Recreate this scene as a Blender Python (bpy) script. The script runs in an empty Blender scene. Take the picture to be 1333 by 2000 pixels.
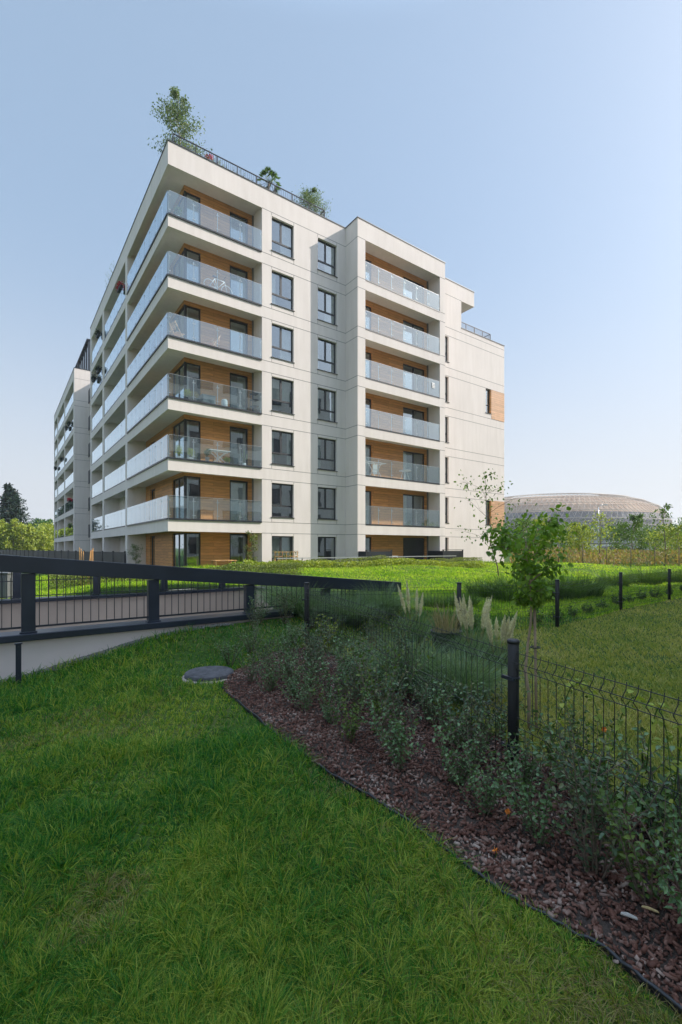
import bpy, math, random
import numpy as np
from mathutils import Vector, Matrix

# ---------------------------------------------------------------- scene, camera, light
SC = bpy.context.scene
COL = SC.collection
R = math.radians
EYE = 1.56                       # eye level above the ground floor of the block
PX, PY, F = 666.5, 1070.0, 918.0 # principal point / horizon row / focal length of the photo in its own pixels
TH = math.atan2(0.5875, 0.8092)  # the block's street front runs this way

cam_d = bpy.data.cameras.new('camera'); cam = bpy.data.objects.new('camera', cam_d); COL.objects.link(cam)
cam_d.sensor_fit = 'HORIZONTAL'; cam_d.sensor_width = 24; cam_d.lens = 24 * F / 1333
cam_d.shift_y = (PY - 1000) / 1333; cam_d.clip_start = 0.05; cam_d.clip_end = 6000
cam.location = (0, 0, EYE); cam.rotation_euler = (R(90), 0, 0)
SC.camera = cam

SUN_EL = R(37.3); SUN_AZ = math.atan2(0.984, 0.18)     # clockwise from +Y
sdir = Vector((math.sin(SUN_AZ) * math.cos(SUN_EL), math.cos(SUN_AZ) * math.cos(SUN_EL), math.sin(SUN_EL)))
W = bpy.data.worlds.new('World'); SC.world = W; W.use_nodes = True
nt = W.node_tree
sky = nt.nodes.new('ShaderNodeTexSky'); sky.sky_type = 'NISHITA'; sky.sun_disc = False
sky.sun_elevation = SUN_EL; sky.sun_rotation = SUN_AZ
sky.air_density = 1.0; sky.dust_density = 3.5; sky.ozone_density = 2.5; sky.altitude = 0
veil = nt.nodes.new('ShaderNodeMix'); veil.data_type = 'RGBA'; veil.inputs[0].default_value = 0.72   # a hazy, evenly bright sky
veil.inputs[7].default_value = (1.24, 1.70, 2.22, 1)
tcw = nt.nodes.new('ShaderNodeTexCoord'); sepw = nt.nodes.new('ShaderNodeSeparateXYZ'); mrw = nt.nodes.new('ShaderNodeMapRange')   # extra sky brightness overhead, out of view, added to lift the shade
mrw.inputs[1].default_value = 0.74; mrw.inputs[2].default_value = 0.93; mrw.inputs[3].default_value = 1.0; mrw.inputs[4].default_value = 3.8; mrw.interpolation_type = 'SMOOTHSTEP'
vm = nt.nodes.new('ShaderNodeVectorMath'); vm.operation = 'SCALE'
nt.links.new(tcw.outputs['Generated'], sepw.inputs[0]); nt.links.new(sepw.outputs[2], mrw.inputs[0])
hzm = nt.nodes.new('ShaderNodeMix'); hzm.data_type = 'RGBA'; hzm.inputs[7].default_value = (2.66, 2.68, 2.74, 1)        # pale haze towards the horizon
mrh = nt.nodes.new('ShaderNodeMapRange'); mrh.interpolation_type = 'SMOOTHERSTEP'; mrh.inputs[1].default_value = -0.15; mrh.inputs[2].default_value = 0.62; mrh.inputs[3].default_value = 0.88; mrh.inputs[4].default_value = 0.0
nt.links.new(sepw.outputs[2], mrh.inputs[0]); nt.links.new(mrh.outputs[0], hzm.inputs[0]); nt.links.new(veil.outputs[2], hzm.inputs[6])
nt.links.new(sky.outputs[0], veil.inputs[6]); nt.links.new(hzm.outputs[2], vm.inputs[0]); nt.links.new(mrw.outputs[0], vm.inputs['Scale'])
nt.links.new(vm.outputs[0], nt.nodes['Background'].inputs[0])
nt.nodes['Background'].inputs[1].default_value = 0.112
sl = bpy.data.lights.new('sun', 'SUN'); sun = bpy.data.objects.new('sun', sl); COL.objects.link(sun)
sl.energy = 2.15; sl.angle = R(0.55); sl.color = (1.0, 0.925, 0.84)
sun.rotation_euler = sdir.to_track_quat('Z', 'Y').to_euler()
SC.view_settings.view_transform = 'Standard'; SC.view_settings.look = 'None'
SC.view_settings.exposure = 1.47; SC.view_settings.gamma = 1
SC.cycles.max_bounces = 8; SC.cycles.transparent_max_bounces = 24

rnd = random.Random(7)
rng = np.random.default_rng(11)

# ---------------------------------------------------------------- coordinates
Ux, Uy = math.cos(TH), math.sin(TH)
def U2W(u, v): return (u * Ux - v * Uy, u * Uy + v * Ux)
def W2U(x, y): return (x * Ux + y * Uy, -x * Uy + y * Ux)
def at(px, Z, py=None):
    """world x, y (and z) of what stands at distance Z ahead in column px"""
    x = (px - PX) / F * Z
    return (x, Z) if py is None else (x, Z, EYE - (py - PY) / F * Z)
C0 = (-8.5, 23.07)                # the block's near corner
def sm(x, a, b):
    t = np.clip((np.asarray(x, float) - a) / (b - a), 0, 1); return t * t * (3 - 2 * t)

class VNoise:
    def __init__(s, seed, n=64): s.n = n; s.g = np.random.default_rng(seed).random((n, n))
    def __call__(s, x, y):
        x = np.asarray(x, float); y = np.asarray(y, float)
        xi = np.floor(x).astype(int); yi = np.floor(y).astype(int)
        fx = x - xi; fy = y - yi; fx = fx*fx*(3-2*fx); fy = fy*fy*(3-2*fy); n = s.n
        g = s.g
        a = g[xi % n, yi % n]; b = g[(xi+1) % n, yi % n]; c = g[xi % n, (yi+1) % n]; d = g[(xi+1) % n, (yi+1) % n]
        return (a*(1-fx)+b*fx)*(1-fy)+(c*(1-fx)+d*fx)*fy
N1, N2, N3 = VNoise(1), VNoise(2), VNoise(3)

PIT_U1, PIT_V0, PIT_V1 = 4.6, 5.64, 9.6
def G(x, y):
    """height of the ground"""
    x = np.asarray(x, float); y = np.asarray(y, float)
    u, v = W2U(x, y)
    h = 0.37 + 0.0 * x
    h = h - 0.11 * (1 - sm(u, -0.3, 1.0)) * sm(v, 3.0, 5.0) * (1 - sm(v, 9, 10))
    h = h + 0.24 * sm(v, 4.35, 5.5) * sm(u, 0.2, 1.9) * (1 - sm(u, 4.6, 7)) * (1 - sm(v, 10, 14))
    h = h + 0.20 * sm(v, 9.3, 9.9) * (1 - sm(u, 3, 6)) * (1 - sm(v, 11, 15))
    # gentle mounds between the ramp and the block
    h = h + 0.16 * sm(v, 10, 14) * (1 - sm(v, 21.5, 22.8)) * sm(u, 2, 8) * (1 - sm(u, 26, 34))
    h = h + 0.30 * (N1(u / 3.4 + 7, v / 3.4 + 3) - 0.45) * sm(v, 9, 14) * (1 - sm(v, 21, 22.6)) * sm(u, 5, 9)
    h = h - 0.34 * sm(v, 22.3, 23.3) * (1 - sm(u, 33, 37))
    h = h + 0.05 * (N2(x / 1.1, y / 1.1) - 0.5) * (1 - sm(v, 20, 22)) * sm(v, -2, 1)
    h = h + 0.03 * (N3(x / 0.35, y / 0.35) - 0.5) * (1 - sm(y, 5, 8))
    h = h - 0.3 * sm(np.hypot(x, y), 60, 200)
    return h
def g1(x, y): return float(G(x, y))

def inpoly(x, y, poly):
    x = np.asarray(x); y = np.asarray(y); c = np.zeros(x.shape, bool); n = len(poly); j = n - 1
    for i in range(n):
        xi, yi = poly[i]; xj, yj = poly[j]
        m = ((yi > y) != (yj > y)) & (x < (xj - xi) * (y - yi) / (yj - yi + 1e-12) + xi)
        c ^= m; j = i
    return c

# ---------------------------------------------------------------- mesh helpers
class MB:
    def __init__(s): s.v = []; s.f = []; s.m = []; s.sm = []
    def _add(s, vs, fs, mi=0, smooth=False):
        o = len(s.v); s.v += [tuple(p) for p in vs]
        s.f += [tuple(i + o for i in f) for f in fs]; s.m += [mi] * len(fs); s.sm += [smooth] * len(fs)
        return s
    def box(s, x0, x1, y0, y1, z0, z1, mi=0):
        if x0 > x1: x0, x1 = x1, x0
        if y0 > y1: y0, y1 = y1, y0
        if z0 > z1: z0, z1 = z1, z0
        v = [(x0,y0,z0),(x1,y0,z0),(x1,y1,z0),(x0,y1,z0),(x0,y0,z1),(x1,y0,z1),(x1,y1,z1),(x0,y1,z1)]
        return s._add(v, [(0,3,2,1),(4,5,6,7),(0,1,5,4),(1,2,6,5),(2,3,7,6),(3,0,4,7)], mi)
    def bar(s, p, q, w, h, mi=0):
        p = Vector(p); q = Vector(q); d = (q - p).normalized()
        up = Vector((0,0,1)) if abs(d.z) < 0.95 else Vector((0,1,0))
        a = d.cross(up).normalized() * (w/2); b = a.cross(d).normalized() * (h/2)
        v = [p-a-b, p+a-b, p+a+b, p-a+b, q-a-b, q+a-b, q+a+b, q-a+b]
        return s._add(v, [(0,1,2,3),(7,6,5,4),(0,4,5,1),(1,5,6,2),(2,6,7,3),(3,7,4,0)], mi)
    def tube(s, pts, rad, n=6, mi=0, caps=True):
        pts = [Vector(p) for p in pts]; m = len(pts)
        rad = [rad] * m if not hasattr(rad, '__len__') else rad
        vs = []; ref = None
        for i, p in enumerate(pts):
            d = (pts[min(i+1, m-1)] - pts[max(i-1, 0)]).normalized()
            if ref is None: ref = d.orthogonal().normalized()
            a = (ref - d * ref.dot(d))
            a = a.normalized() if a.length > 1e-6 else d.orthogonal().normalized()
            ref = a; b = d.cross(a)
            for k in range(n):
                t = 2 * math.pi * k / n
                vs.append(p + (a * math.cos(t) + b * math.sin(t)) * rad[i])
        fs = [(i*n+k, i*n+(k+1) % n, (i+1)*n+(k+1) % n, (i+1)*n+k) for i in range(m-1) for k in range(n)]
        s._add(vs, fs, mi, True)
        if caps:
            o = len(s.v) - len(vs)
            s.f.append(tuple(o+k for k in reversed(range(n)))); s.m.append(mi); s.sm.append(False)
            s.f.append(tuple(o+(m-1)*n+k for k in range(n))); s.m.append(mi); s.sm.append(False)
        return s
    def lathe(s, prof, c=(0,0,0), n=20, mi=0, smooth=True):
        vs = [(c[0]+r*math.cos(2*math.pi*k/n), c[1]+r*math.sin(2*math.pi*k/n), c[2]+z) for r, z in prof for k in range(n)]
        fs = [(i*n+k, i*n+(k+1) % n, (i+1)*n+(k+1) % n, (i+1)*n+k) for i in range(len(prof)-1) for k in range(n)]
        s._add(vs, fs, mi, smooth)
        o = len(s.v) - len(vs)
        s.f.append(tuple(o+k for k in reversed(range(n)))); s.m.append(mi); s.sm.append(False)
        s.f.append(tuple(o+(len(prof)-1)*n+k for k in range(n))); s.m.append(mi); s.sm.append(False)
        return s
    def build(s, name, mats, parent=None, loc=None, rz=0.0, bevel=0):
        me = bpy.data.meshes.new(name); me.from_pydata(s.v, [], s.f)
        for m in (mats if isinstance(mats, (list, tuple)) else [mats]): me.materials.append(m)
        me.polygons.foreach_set('material_index', s.m); me.polygons.foreach_set('use_smooth', s.sm)
        me.update()
        o = bpy.data.objects.new(name, me); COL.objects.link(o)
        if parent is not None: o.parent = parent
        if loc is not None: o.location = loc
        o.rotation_euler.z = rz
        if bevel:
            b = o.modifiers.new('bevel', 'BEVEL'); b.width = bevel; b.segments = 2; b.limit_method = 'ANGLE'
        return o

def raw_mesh(name, verts, faces_list, mats, parent=None, smooth=False, mi=None):
    """faces_list: list of int arrays (N,3) or (N,4)"""
    me = bpy.data.meshes.new(name)
    verts = np.asarray(verts, np.float32).reshape(-1, 3)
    me.vertices.add(len(verts)); me.vertices.foreach_set('co', verts.ravel())
    idx = np.concatenate([f.ravel() for f in faces_list]).astype(np.int32)
    tot = np.concatenate([np.full(len(f), f.shape[1]) for f in faces_list]).astype(np.int32)
    st = np.concatenate([[0], np.cumsum(tot)[:-1]]).astype(np.int32)
    me.loops.add(len(idx)); me.loops.foreach_set('vertex_index', idx)
    me.polygons.add(len(tot)); me.polygons.foreach_set('loop_start', st); me.polygons.foreach_set('loop_total', tot)
    if smooth: me.polygons.foreach_set('use_smooth', np.ones(len(tot), bool))
    for m in (mats if isinstance(mats, (list, tuple)) else [mats]): me.materials.append(m)
    if mi is not None: me.polygons.foreach_set('material_index', np.asarray(mi, np.int32))
    me.update(calc_edges=True)
    o = bpy.data.objects.new(name, me); COL.objects.link(o)
    if parent is not None: o.parent = parent
    return o

def nrm(a): return a / np.maximum(np.linalg.norm(a, axis=-1, keepdims=True), 1e-9)
def rand_unit(n, r=rng):
    a = r.normal(size=(n, 3)); return nrm(a)
def leaf_mesh(name, p, d, L, Wd, mats, parent=None, fold=0.25, up=0.7, r=rng, droop=0.15):
    """oval leaves folded along the midrib: p base (n,3), d direction, L length, Wd width"""
    n = len(p); p = np.asarray(p, float); d = nrm(np.asarray(d, float))
    L = np.broadcast_to(np.asarray(L, float).reshape(-1, 1), (n, 1)); Wd = np.broadcast_to(np.asarray(Wd, float).reshape(-1, 1), (n, 1))
    nn = rand_unit(n, r) * (1 - up) + np.array([0, 0, 1.0]) * up
    s = nrm(np.cross(d, nn)); nn = np.cross(s, d)
    dn = np.array([0, 0, -1.0]) * droop
    v = np.stack([p,
                  p + d*L*0.28 + s*Wd*0.46 + nn*Wd*fold, p + d*L*0.68 + s*Wd*0.40 + nn*Wd*fold*0.8 + dn*L*0.4,
                  p + d*L + dn*L,
                  p + d*L*0.68 - s*Wd*0.40 + nn*Wd*fold*0.8 + dn*L*0.4, p + d*L*0.28 - s*Wd*0.46 + nn*Wd*fold], 1)
    b = np.arange(n)[:, None] * 6
    f = np.concatenate([b + np.array([[0, 1, 2, 3]]), b + np.array([[0, 3, 4, 5]])])
    return raw_mesh(name, v.reshape(-1, 3), [f], mats, parent)
def blades(name, p, lean, L, Wd, mats, parent=None, r=rng, curl=0.55, ang=None):
    """grass blades: p base, lean (n,2) horizontal lean per unit length"""
    n = len(p); L = np.broadcast_to(np.asarray(L, float).reshape(-1), (n,))[:, None]; Wd = np.broadcast_to(np.asarray(Wd, float).reshape(-1), (n,))[:, None]
    a = r.random(n) * math.pi * 2 if ang is None else ang
    s = np.stack([np.cos(a), np.sin(a), np.zeros(n)], 1) * Wd
    l3 = np.concatenate([lean, np.zeros((n, 1))], 1)
    up = np.array([0, 0, 1.0])
    def pos(t): # bends over with height
        return p + (nrm(up + l3 * t * 1.0)) * L * t + l3 * L * (t ** 2) * curl - up * L * (np.linalg.norm(l3, axis=1, keepdims=True) * 0.25 * t * t)
    m1 = pos(0.45); m2 = pos(0.78); tp = pos(1.0)
    v = np.stack([p - s*0.5, p + s*0.5, m1 - s*0.45, m1 + s*0.45, m2 - s*0.28, m2 + s*0.28, tp], 1)
    b = np.arange(n)[:, None] * 7
    q = np.concatenate([b + np.array([[0, 1, 3, 2]]), b + np.array([[2, 3, 5, 4]])]); t = b + np.array([[4, 5, 6]])
    return raw_mesh(name, v.reshape(-1, 3), [q, t], mats, parent, smooth=True)

def tag(o, label=None, cat=None, group=None, kind=None):
    if label: o['label'] = label
    if cat: o['category'] = cat
    if group: o['group'] = group
    if kind: o['kind'] = kind
    return o
def thing(name, label, cat, loc=(0, 0, 0), rz=0.0, group=None):
    o = bpy.data.objects.new(name, None); COL.objects.link(o); o.empty_display_size = 0.1
    o.location = loc; o.rotation_euler = (0, 0, rz)
    return tag(o, label, cat, group)
def dup(root, loc, rz=0.0, label=None, sc=None, group=None):
    r_ = root.copy(); COL.objects.link(r_); r_.location = loc; r_.rotation_euler = (0, 0, rz)
    if sc is not None: r_.scale = (sc, sc, sc) if not hasattr(sc, '__len__') else sc
    if label: r_['label'] = label
    if group: r_['group'] = group
    for ch in list(root.children):
        c = ch.copy(); COL.objects.link(c); c.parent = r_
        for g in list(ch.children):
            d = g.copy(); COL.objects.link(d); d.parent = c
    return r_

# ---------------------------------------------------------------- materials
def newmat(name):
    m = bpy.data.materials.new(name); m.use_nodes = True
    t = m.node_tree; b = t.nodes['Principled BSDF']; return m, t, b, t.links
def node(t, typ, **kw):
    n = t.nodes.new(typ)
    for k, v in kw.items(): setattr(n, k, v)
    return n
def ramp(t, fac, stops):
    r_ = node(t, 'ShaderNodeValToRGB'); e = r_.color_ramp.elements
    e[0].position = stops[0][0]; e[0].color = (*stops[0][1], 1)
    e[1].position = stops[-1][0]; e[1].color = (*stops[-1][1], 1)
    for p, c in stops[1:-1]:
        x = e.new(p); x.color = (*c, 1)
    t.links.new(fac, r_.inputs[0]); return r_.outputs[0]
def tex(t, scale=5, detail=4, typ='noise', coord='Object', stretch=None, rough=0.55):
    tc = node(t, 'ShaderNodeTexCoord'); out = tc.outputs[coord]
    if stretch:
        mp = node(t, 'ShaderNodeMapping'); mp.inputs['Scale'].default_value = stretch
        t.links.new(out, mp.inputs[0]); out = mp.outputs[0]
    if typ == 'noise':
        n = node(t, 'ShaderNodeTexNoise'); n.inputs['Scale'].default_value = scale; n.inputs['Detail'].default_value = detail
        n.inputs['Roughness'].default_value = rough
    else:
        n = node(t, 'ShaderNodeTexVoronoi'); n.inputs['Scale'].default_value = scale
    t.links.new(out, n.inputs['Vector']); return n.outputs[0]
def bump(t, b, h, strength=0.2, dist=0.01):
    n = node(t, 'ShaderNodeBump'); n.inputs['Strength'].default_value = strength; n.inputs['Distance'].default_value = dist
    t.links.new(h, n.inputs['Height']); t.links.new(n.outputs[0], b.inputs['Normal'])
def mixc(t, fac, a, b, mode='MIX'):
    m = node(t, 'ShaderNodeMix', data_type='RGBA', blend_type=mode)
    for s, v in ((0, fac), (6, a), (7, b)):
        if hasattr(v, 'is_output') or hasattr(v, 'links'): t.links.new(v, m.inputs[s])
        else: m.inputs[s].default_value = v if s == 0 else (*v, 1)
    return m.outputs[2]
def simple(name, col, rough=0.6, metal=0.0, var=0.12, scale=3.0, bmp=0.0, spec=0.5):
    m, t, b, l = newmat(name)
    n = tex(t, scale, 5)
    c = ramp(t, n, [(0.3, tuple(x * (1 - var) for x in col)), (0.7, tuple(min(1, x * (1 + var)) for x in col))])
    l.new(c, b.inputs['Base Color']); b.inputs['Roughness'].default_value = rough; b.inputs['Metallic'].default_value = metal
    b.inputs['Specular IOR Level'].default_value = spec
    if bmp: bump(t, b, tex(t, scale * 12, 4), bmp, 0.01)
    return m
def plaster(name, col):
    m, t, b, l = newmat(name)
    big = tex(t, 0.35, 5); streak = tex(t, 1.0, 4, stretch=(3.0, 3.0, 0.35)); fine = tex(t, 60, 3)
    c = ramp(t, big, [(0.3, tuple(x * 0.95 for x in col)), (0.7, tuple(x * 1.03 for x in col))])
    c = mixc(t, 0.5, c, ramp(t, streak, [(0.3, (0.86, 0.85, 0.83)), (0.62, (1, 1, 1))]), 'MULTIPLY')
    c = mixc(t, 0.35, c, ramp(t, fine, [(0.35, (0.8, 0.8, 0.8)), (0.65, (1, 1, 1))]), 'MULTIPLY')
    l.new(c, b.inputs['Base Color']); b.inputs['Roughness'].default_value = 0.9; b.inputs['Specular IOR Level'].default_value = 0.2
    bump(t, b, fine, 0.25, 0.004); return m
def wood_clad(name, base):
    m, t, b, l = newmat(name)
    tc = node(t, 'ShaderNodeTexCoord'); sp = node(t, 'ShaderNodeSeparateXYZ'); l.new(tc.outputs['Object'], sp.inputs[0])
    ad = node(t, 'ShaderNodeMath', operation='ADD'); l.new(sp.outputs[0], ad.inputs[0]); l.new(sp.outputs[1], ad.inputs[1])
    cb = node(t, 'ShaderNodeCombineXYZ'); l.new(ad.outputs[0], cb.inputs[0]); l.new(sp.outputs[2], cb.inputs[1])
    br = node(t, 'ShaderNodeTexBrick'); l.new(cb.outputs[0], br.inputs['Vector'])
    br.inputs['Scale'].default_value = 1; br.inputs['Brick Width'].default_value = 2.6; br.inputs['Row Height'].default_value = 0.165
    br.inputs['Mortar Size'].default_value = 0.006; br.inputs['Mortar Smooth'].default_value = 0.2
    br.inputs['Color1'].default_value = (*[x * 0.86 for x in base], 1); br.inputs['Color2'].default_value = (*[x * 1.14 for x in base], 1)
    br.inputs['Mortar'].default_value = (*[x * 0.35 for x in base], 1)
    mp = node(t, 'ShaderNodeMapping'); mp.inputs['Scale'].default_value = (0.8, 14, 1); l.new(cb.outputs[0], mp.inputs[0])
    n = node(t, 'ShaderNodeTexNoise'); n.inputs['Scale'].default_value = 2.2; n.inputs['Detail'].default_value = 6; l.new(mp.outputs[0], n.inputs['Vector'])
    c = mixc(t, 0.8, br.outputs[0], ramp(t, n.outputs[0], [(0.3, (0.62, 0.58, 0.52)), (0.65, (1.1, 1.08, 1.05))]), 'MULTIPLY')
    l.new(c, b.inputs['Base Color']); b.inputs['Roughness'].default_value = 0.55
    bump(t, b, br.outputs['Fac'], -0.3, 0.01); return m
def foliage(name, cols, trans=0.3, rough=0.5, spec=0.35, clump=1.2):
    m, t, b, l = newmat(name)
    g = node(t, 'ShaderNodeNewGeometry'); n = tex(t, clump, 3)
    ad = node(t, 'ShaderNodeMath', operation='MULTIPLY_ADD'); l.new(g.outputs['Random Per Island'], ad.inputs[0]); ad.inputs[1].default_value = 0.62; 
    sc = node(t, 'ShaderNodeMath', operation='MULTIPLY_ADD'); l.new(n, sc.inputs[0]); sc.inputs[1].default_value = 1.1; sc.inputs[2].default_value = -0.36
    l.new(sc.outputs[0], ad.inputs[2])
    k = len(cols); c = ramp(t, ad.outputs[0], [(0.05 + 0.9 * i / (k - 1), cols[i]) for i in range(k)])
    l.new(c, b.inputs['Base Color']); b.inputs['Roughness'].default_value = rough; b.inputs['Specular IOR Level'].default_value = spec
    tr = node(t, 'ShaderNodeBsdfTranslucent'); tcol = mixc(t, 1.0, c, (1.5, 1.55, 0.6), 'MULTIPLY'); l.new(tcol, tr.inputs[0])
    mx = node(t, 'ShaderNodeMixShader'); mx.inputs[0].default_value = trans
    l.new(b.outputs[0], mx.inputs[1]); l.new(tr.outputs[0], mx.inputs[2]); l.new(mx.outputs[0], t.nodes['Material Output'].inputs[0])
    return m
def glass(name, tint, refl=1.0, base_refl=0.06, milky=0.0, rough=0.0, milk_col=(0.8, 0.9, 0.95)):
    m, t, b, l = newmat(name); t.nodes.remove(b)
    tr = node(t, 'ShaderNodeBsdfTransparent'); tr.inputs[0].default_value = (*tint, 1)
    gl = node(t, 'ShaderNodeBsdfGlossy'); gl.inputs['Roughness'].default_value = rough; gl.inputs[0].default_value = (0.84, 0.94, 1, 1)
    lw = node(t, 'ShaderNodeFresnel'); lw.inputs[0].default_value = 1.52
    ma = node(t, 'ShaderNodeMath', operation='MULTIPLY_ADD', use_clamp=True); l.new(lw.outputs[0], ma.inputs[0]); ma.inputs[1].default_value = refl; ma.inputs[2].default_value = base_refl
    gb = node(t, 'ShaderNodeNewGeometry'); inv = node(t, 'ShaderNodeMath', operation='SUBTRACT'); inv.inputs[0].default_value = 1.0; l.new(gb.outputs['Backfacing'], inv.inputs[1])
    mb_ = node(t, 'ShaderNodeMath', operation='MULTIPLY'); l.new(ma.outputs[0], mb_.inputs[0]); l.new(inv.outputs[0], mb_.inputs[1])
    n = tex(t, 0.8, 2); bp = node(t, 'ShaderNodeBump'); bp.inputs['Strength'].default_value = 0.03; bp.inputs['Distance'].default_value = 0.1
    l.new(n, bp.inputs['Height']); l.new(bp.outputs[0], gl.inputs['Normal'])
    src = tr.outputs[0]
    if milky:
        df = node(t, 'ShaderNodeBsdfDiffuse'); df.inputs[0].default_value = (*milk_col, 1)
        m2 = node(t, 'ShaderNodeMixShader'); m2.inputs[0].default_value = milky; l.new(tr.outputs[0], m2.inputs[1]); l.new(df.outputs[0], m2.inputs[2]); src = m2.outputs[0]
    mx = node(t, 'ShaderNodeMixShader'); l.new(mb_.outputs[0], mx.inputs[0]); l.new(src, mx.inputs[1]); l.new(gl.outputs[0], mx.inputs[2])
    l.new(mx.outputs[0], t.nodes['Material Output'].inputs[0]); return m

M = {}
M['plaster'] = plaster('plaster', (0.785, 0.72, 0.675))
M['joint'] = simple('joint', (0.20, 0.19, 0.18), 0.9)
M['wood'] = wood_clad('wood_cladding', (0.66, 0.31, 0.10))
M['wood_pale'] = wood_clad('wood_cladding_pale', (0.62, 0.36, 0.20))
M['anthracite'] = simple('anthracite', (0.030, 0.032, 0.036), 0.45, var=0.2)
M['rail'] = simple('rail_metal', (0.022, 0.026, 0.034), 0.4, var=0.25, scale=2)
M['beam'] = simple('beam_paint', (0.020, 0.026, 0.040), 0.33, var=0.3, scale=1.5, bmp=0.05)
M['aluminium'] = simple('aluminium', (0.55, 0.57, 0.58), 0.35, 0.6)
M['glass_rail'] = glass('railing_glass', (0.88, 0.95, 0.97), 1.7, 0.18, 0.025)
M['pane'] = glass('window_glass', (0.82, 0.86, 0.86), 2.2, 0.26)
M['pane_dark'] = simple('dark_glass', (0.02, 0.025, 0.03), 0.06, spec=1.0)
M['curtain'] = simple('curtain', (0.70, 0.69, 0.66), 0.9)
M['interior'] = simple('interior', (0.22, 0.20, 0.18), 0.9)
M['roofing'] = simple('roofing', (0.12, 0.12, 0.12), 0.9)
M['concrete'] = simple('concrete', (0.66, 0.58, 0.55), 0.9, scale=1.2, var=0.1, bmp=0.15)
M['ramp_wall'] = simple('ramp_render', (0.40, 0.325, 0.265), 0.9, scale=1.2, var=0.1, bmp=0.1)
M['white'] = simple('white_paint', (0.78, 0.78, 0.76), 0.5)
M['oak'] = simple('oiled_wood', (0.62, 0.34, 0.14), 0.5, var=0.3)
M['bark'] = simple('bark', (0.16, 0.12, 0.085), 0.9, var=0.35, scale=18, bmp=0.6)
M['birch_bark'] = simple('birch_bark', (0.50, 0.47, 0.43), 0.8, var=0.4, scale=9)
M['young_bark'] = simple('young_bark', (0.30, 0.22, 0.14), 0.8, var=0.3, scale=14)
M['black_plastic'] = simple('black_plastic', (0.018, 0.018, 0.020), 0.5)
M['terracotta'] = simple('pot_grey', (0.42, 0.40, 0.37), 0.8)
M['red_flower'] = foliage('red_flowers', [(0.25, 0.01, 0.02), (0.5, 0.02, 0.05), (0.45, 0.05, 0.15)])
M['leaf_mid'] = foliage('leaf_mid', [(0.04, 0.085, 0.015), (0.085, 0.16, 0.025), (0.15, 0.25, 0.05)])
M['leaf_birch'] = foliage('leaf_birch', [(0.06, 0.10, 0.045), (0.12, 0.18, 0.075), (0.25, 0.30, 0.14)])
M['leaf_pine'] = foliage('leaf_pine', [(0.008, 0.022, 0.014), (0.016, 0.04, 0.022), (0.035, 0.065, 0.03)], trans=0.1, clump=0.5)
M['leaf_yellow'] = foliage('leaf_yellow', [(0.13, 0.18, 0.02), (0.28, 0.34, 0.045), (0.45, 0.45, 0.08)], clump=0.6)
M['leaf_hedge'] = foliage('leaf_hedge', [(0.06, 0.09, 0.02), (0.14, 0.18, 0.045), (0.32, 0.33, 0.10)])
M['leaf_shrub'] = foliage('leaf_shrub', [(0.045, 0.085, 0.025), (0.09, 0.17, 0.06), (0.22, 0.32, 0.15)], trans=0.2, rough=0.42, spec=0.4, clump=3)
M['leaf_shrub_b'] = foliage('leaf_shrub_b', [(0.035, 0.07, 0.014), (0.085, 0.145, 0.03), (0.22, 0.28, 0.06)], trans=0.25, rough=0.4, clump=3)
M['leaf_shrub_c'] = foliage('leaf_shrub_c', [(0.03, 0.065, 0.03), (0.08, 0.13, 0.065), (0.24, 0.22, 0.11)], trans=0.2, rough=0.5, clump=4)
M['leaf_young'] = foliage('leaf_young', [(0.06, 0.13, 0.015), (0.14, 0.25, 0.03), (0.28, 0.40, 0.06)], trans=0.35, clump=4)
M['leaf_far'] = foliage('leaf_far', [(0.03, 0.05, 0.02), (0.055, 0.18, 0.025), (0.10, 0.12, 0.045)], clump=0.3)
M['grass_blue'] = foliage('grass_blue', [(0.07, 0.13, 0.05), (0.14, 0.22, 0.11), (0.25, 0.32, 0.20)], clump=3)
M['straw'] = foliage('straw', [(0.18, 0.14, 0.07), (0.32, 0.26, 0.15), (0.45, 0.39, 0.27)])
M['straw_mix'] = foliage('straw_mix', [(0.10, 0.065, 0.03), (0.24, 0.19, 0.07), (0.36, 0.36, 0.10)], clump=2)
M['plume'] = foliage('plume', [(0.6, 0.55, 0.47), (0.75, 0.7, 0.62), (0.85, 0.81, 0.74)])

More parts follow.
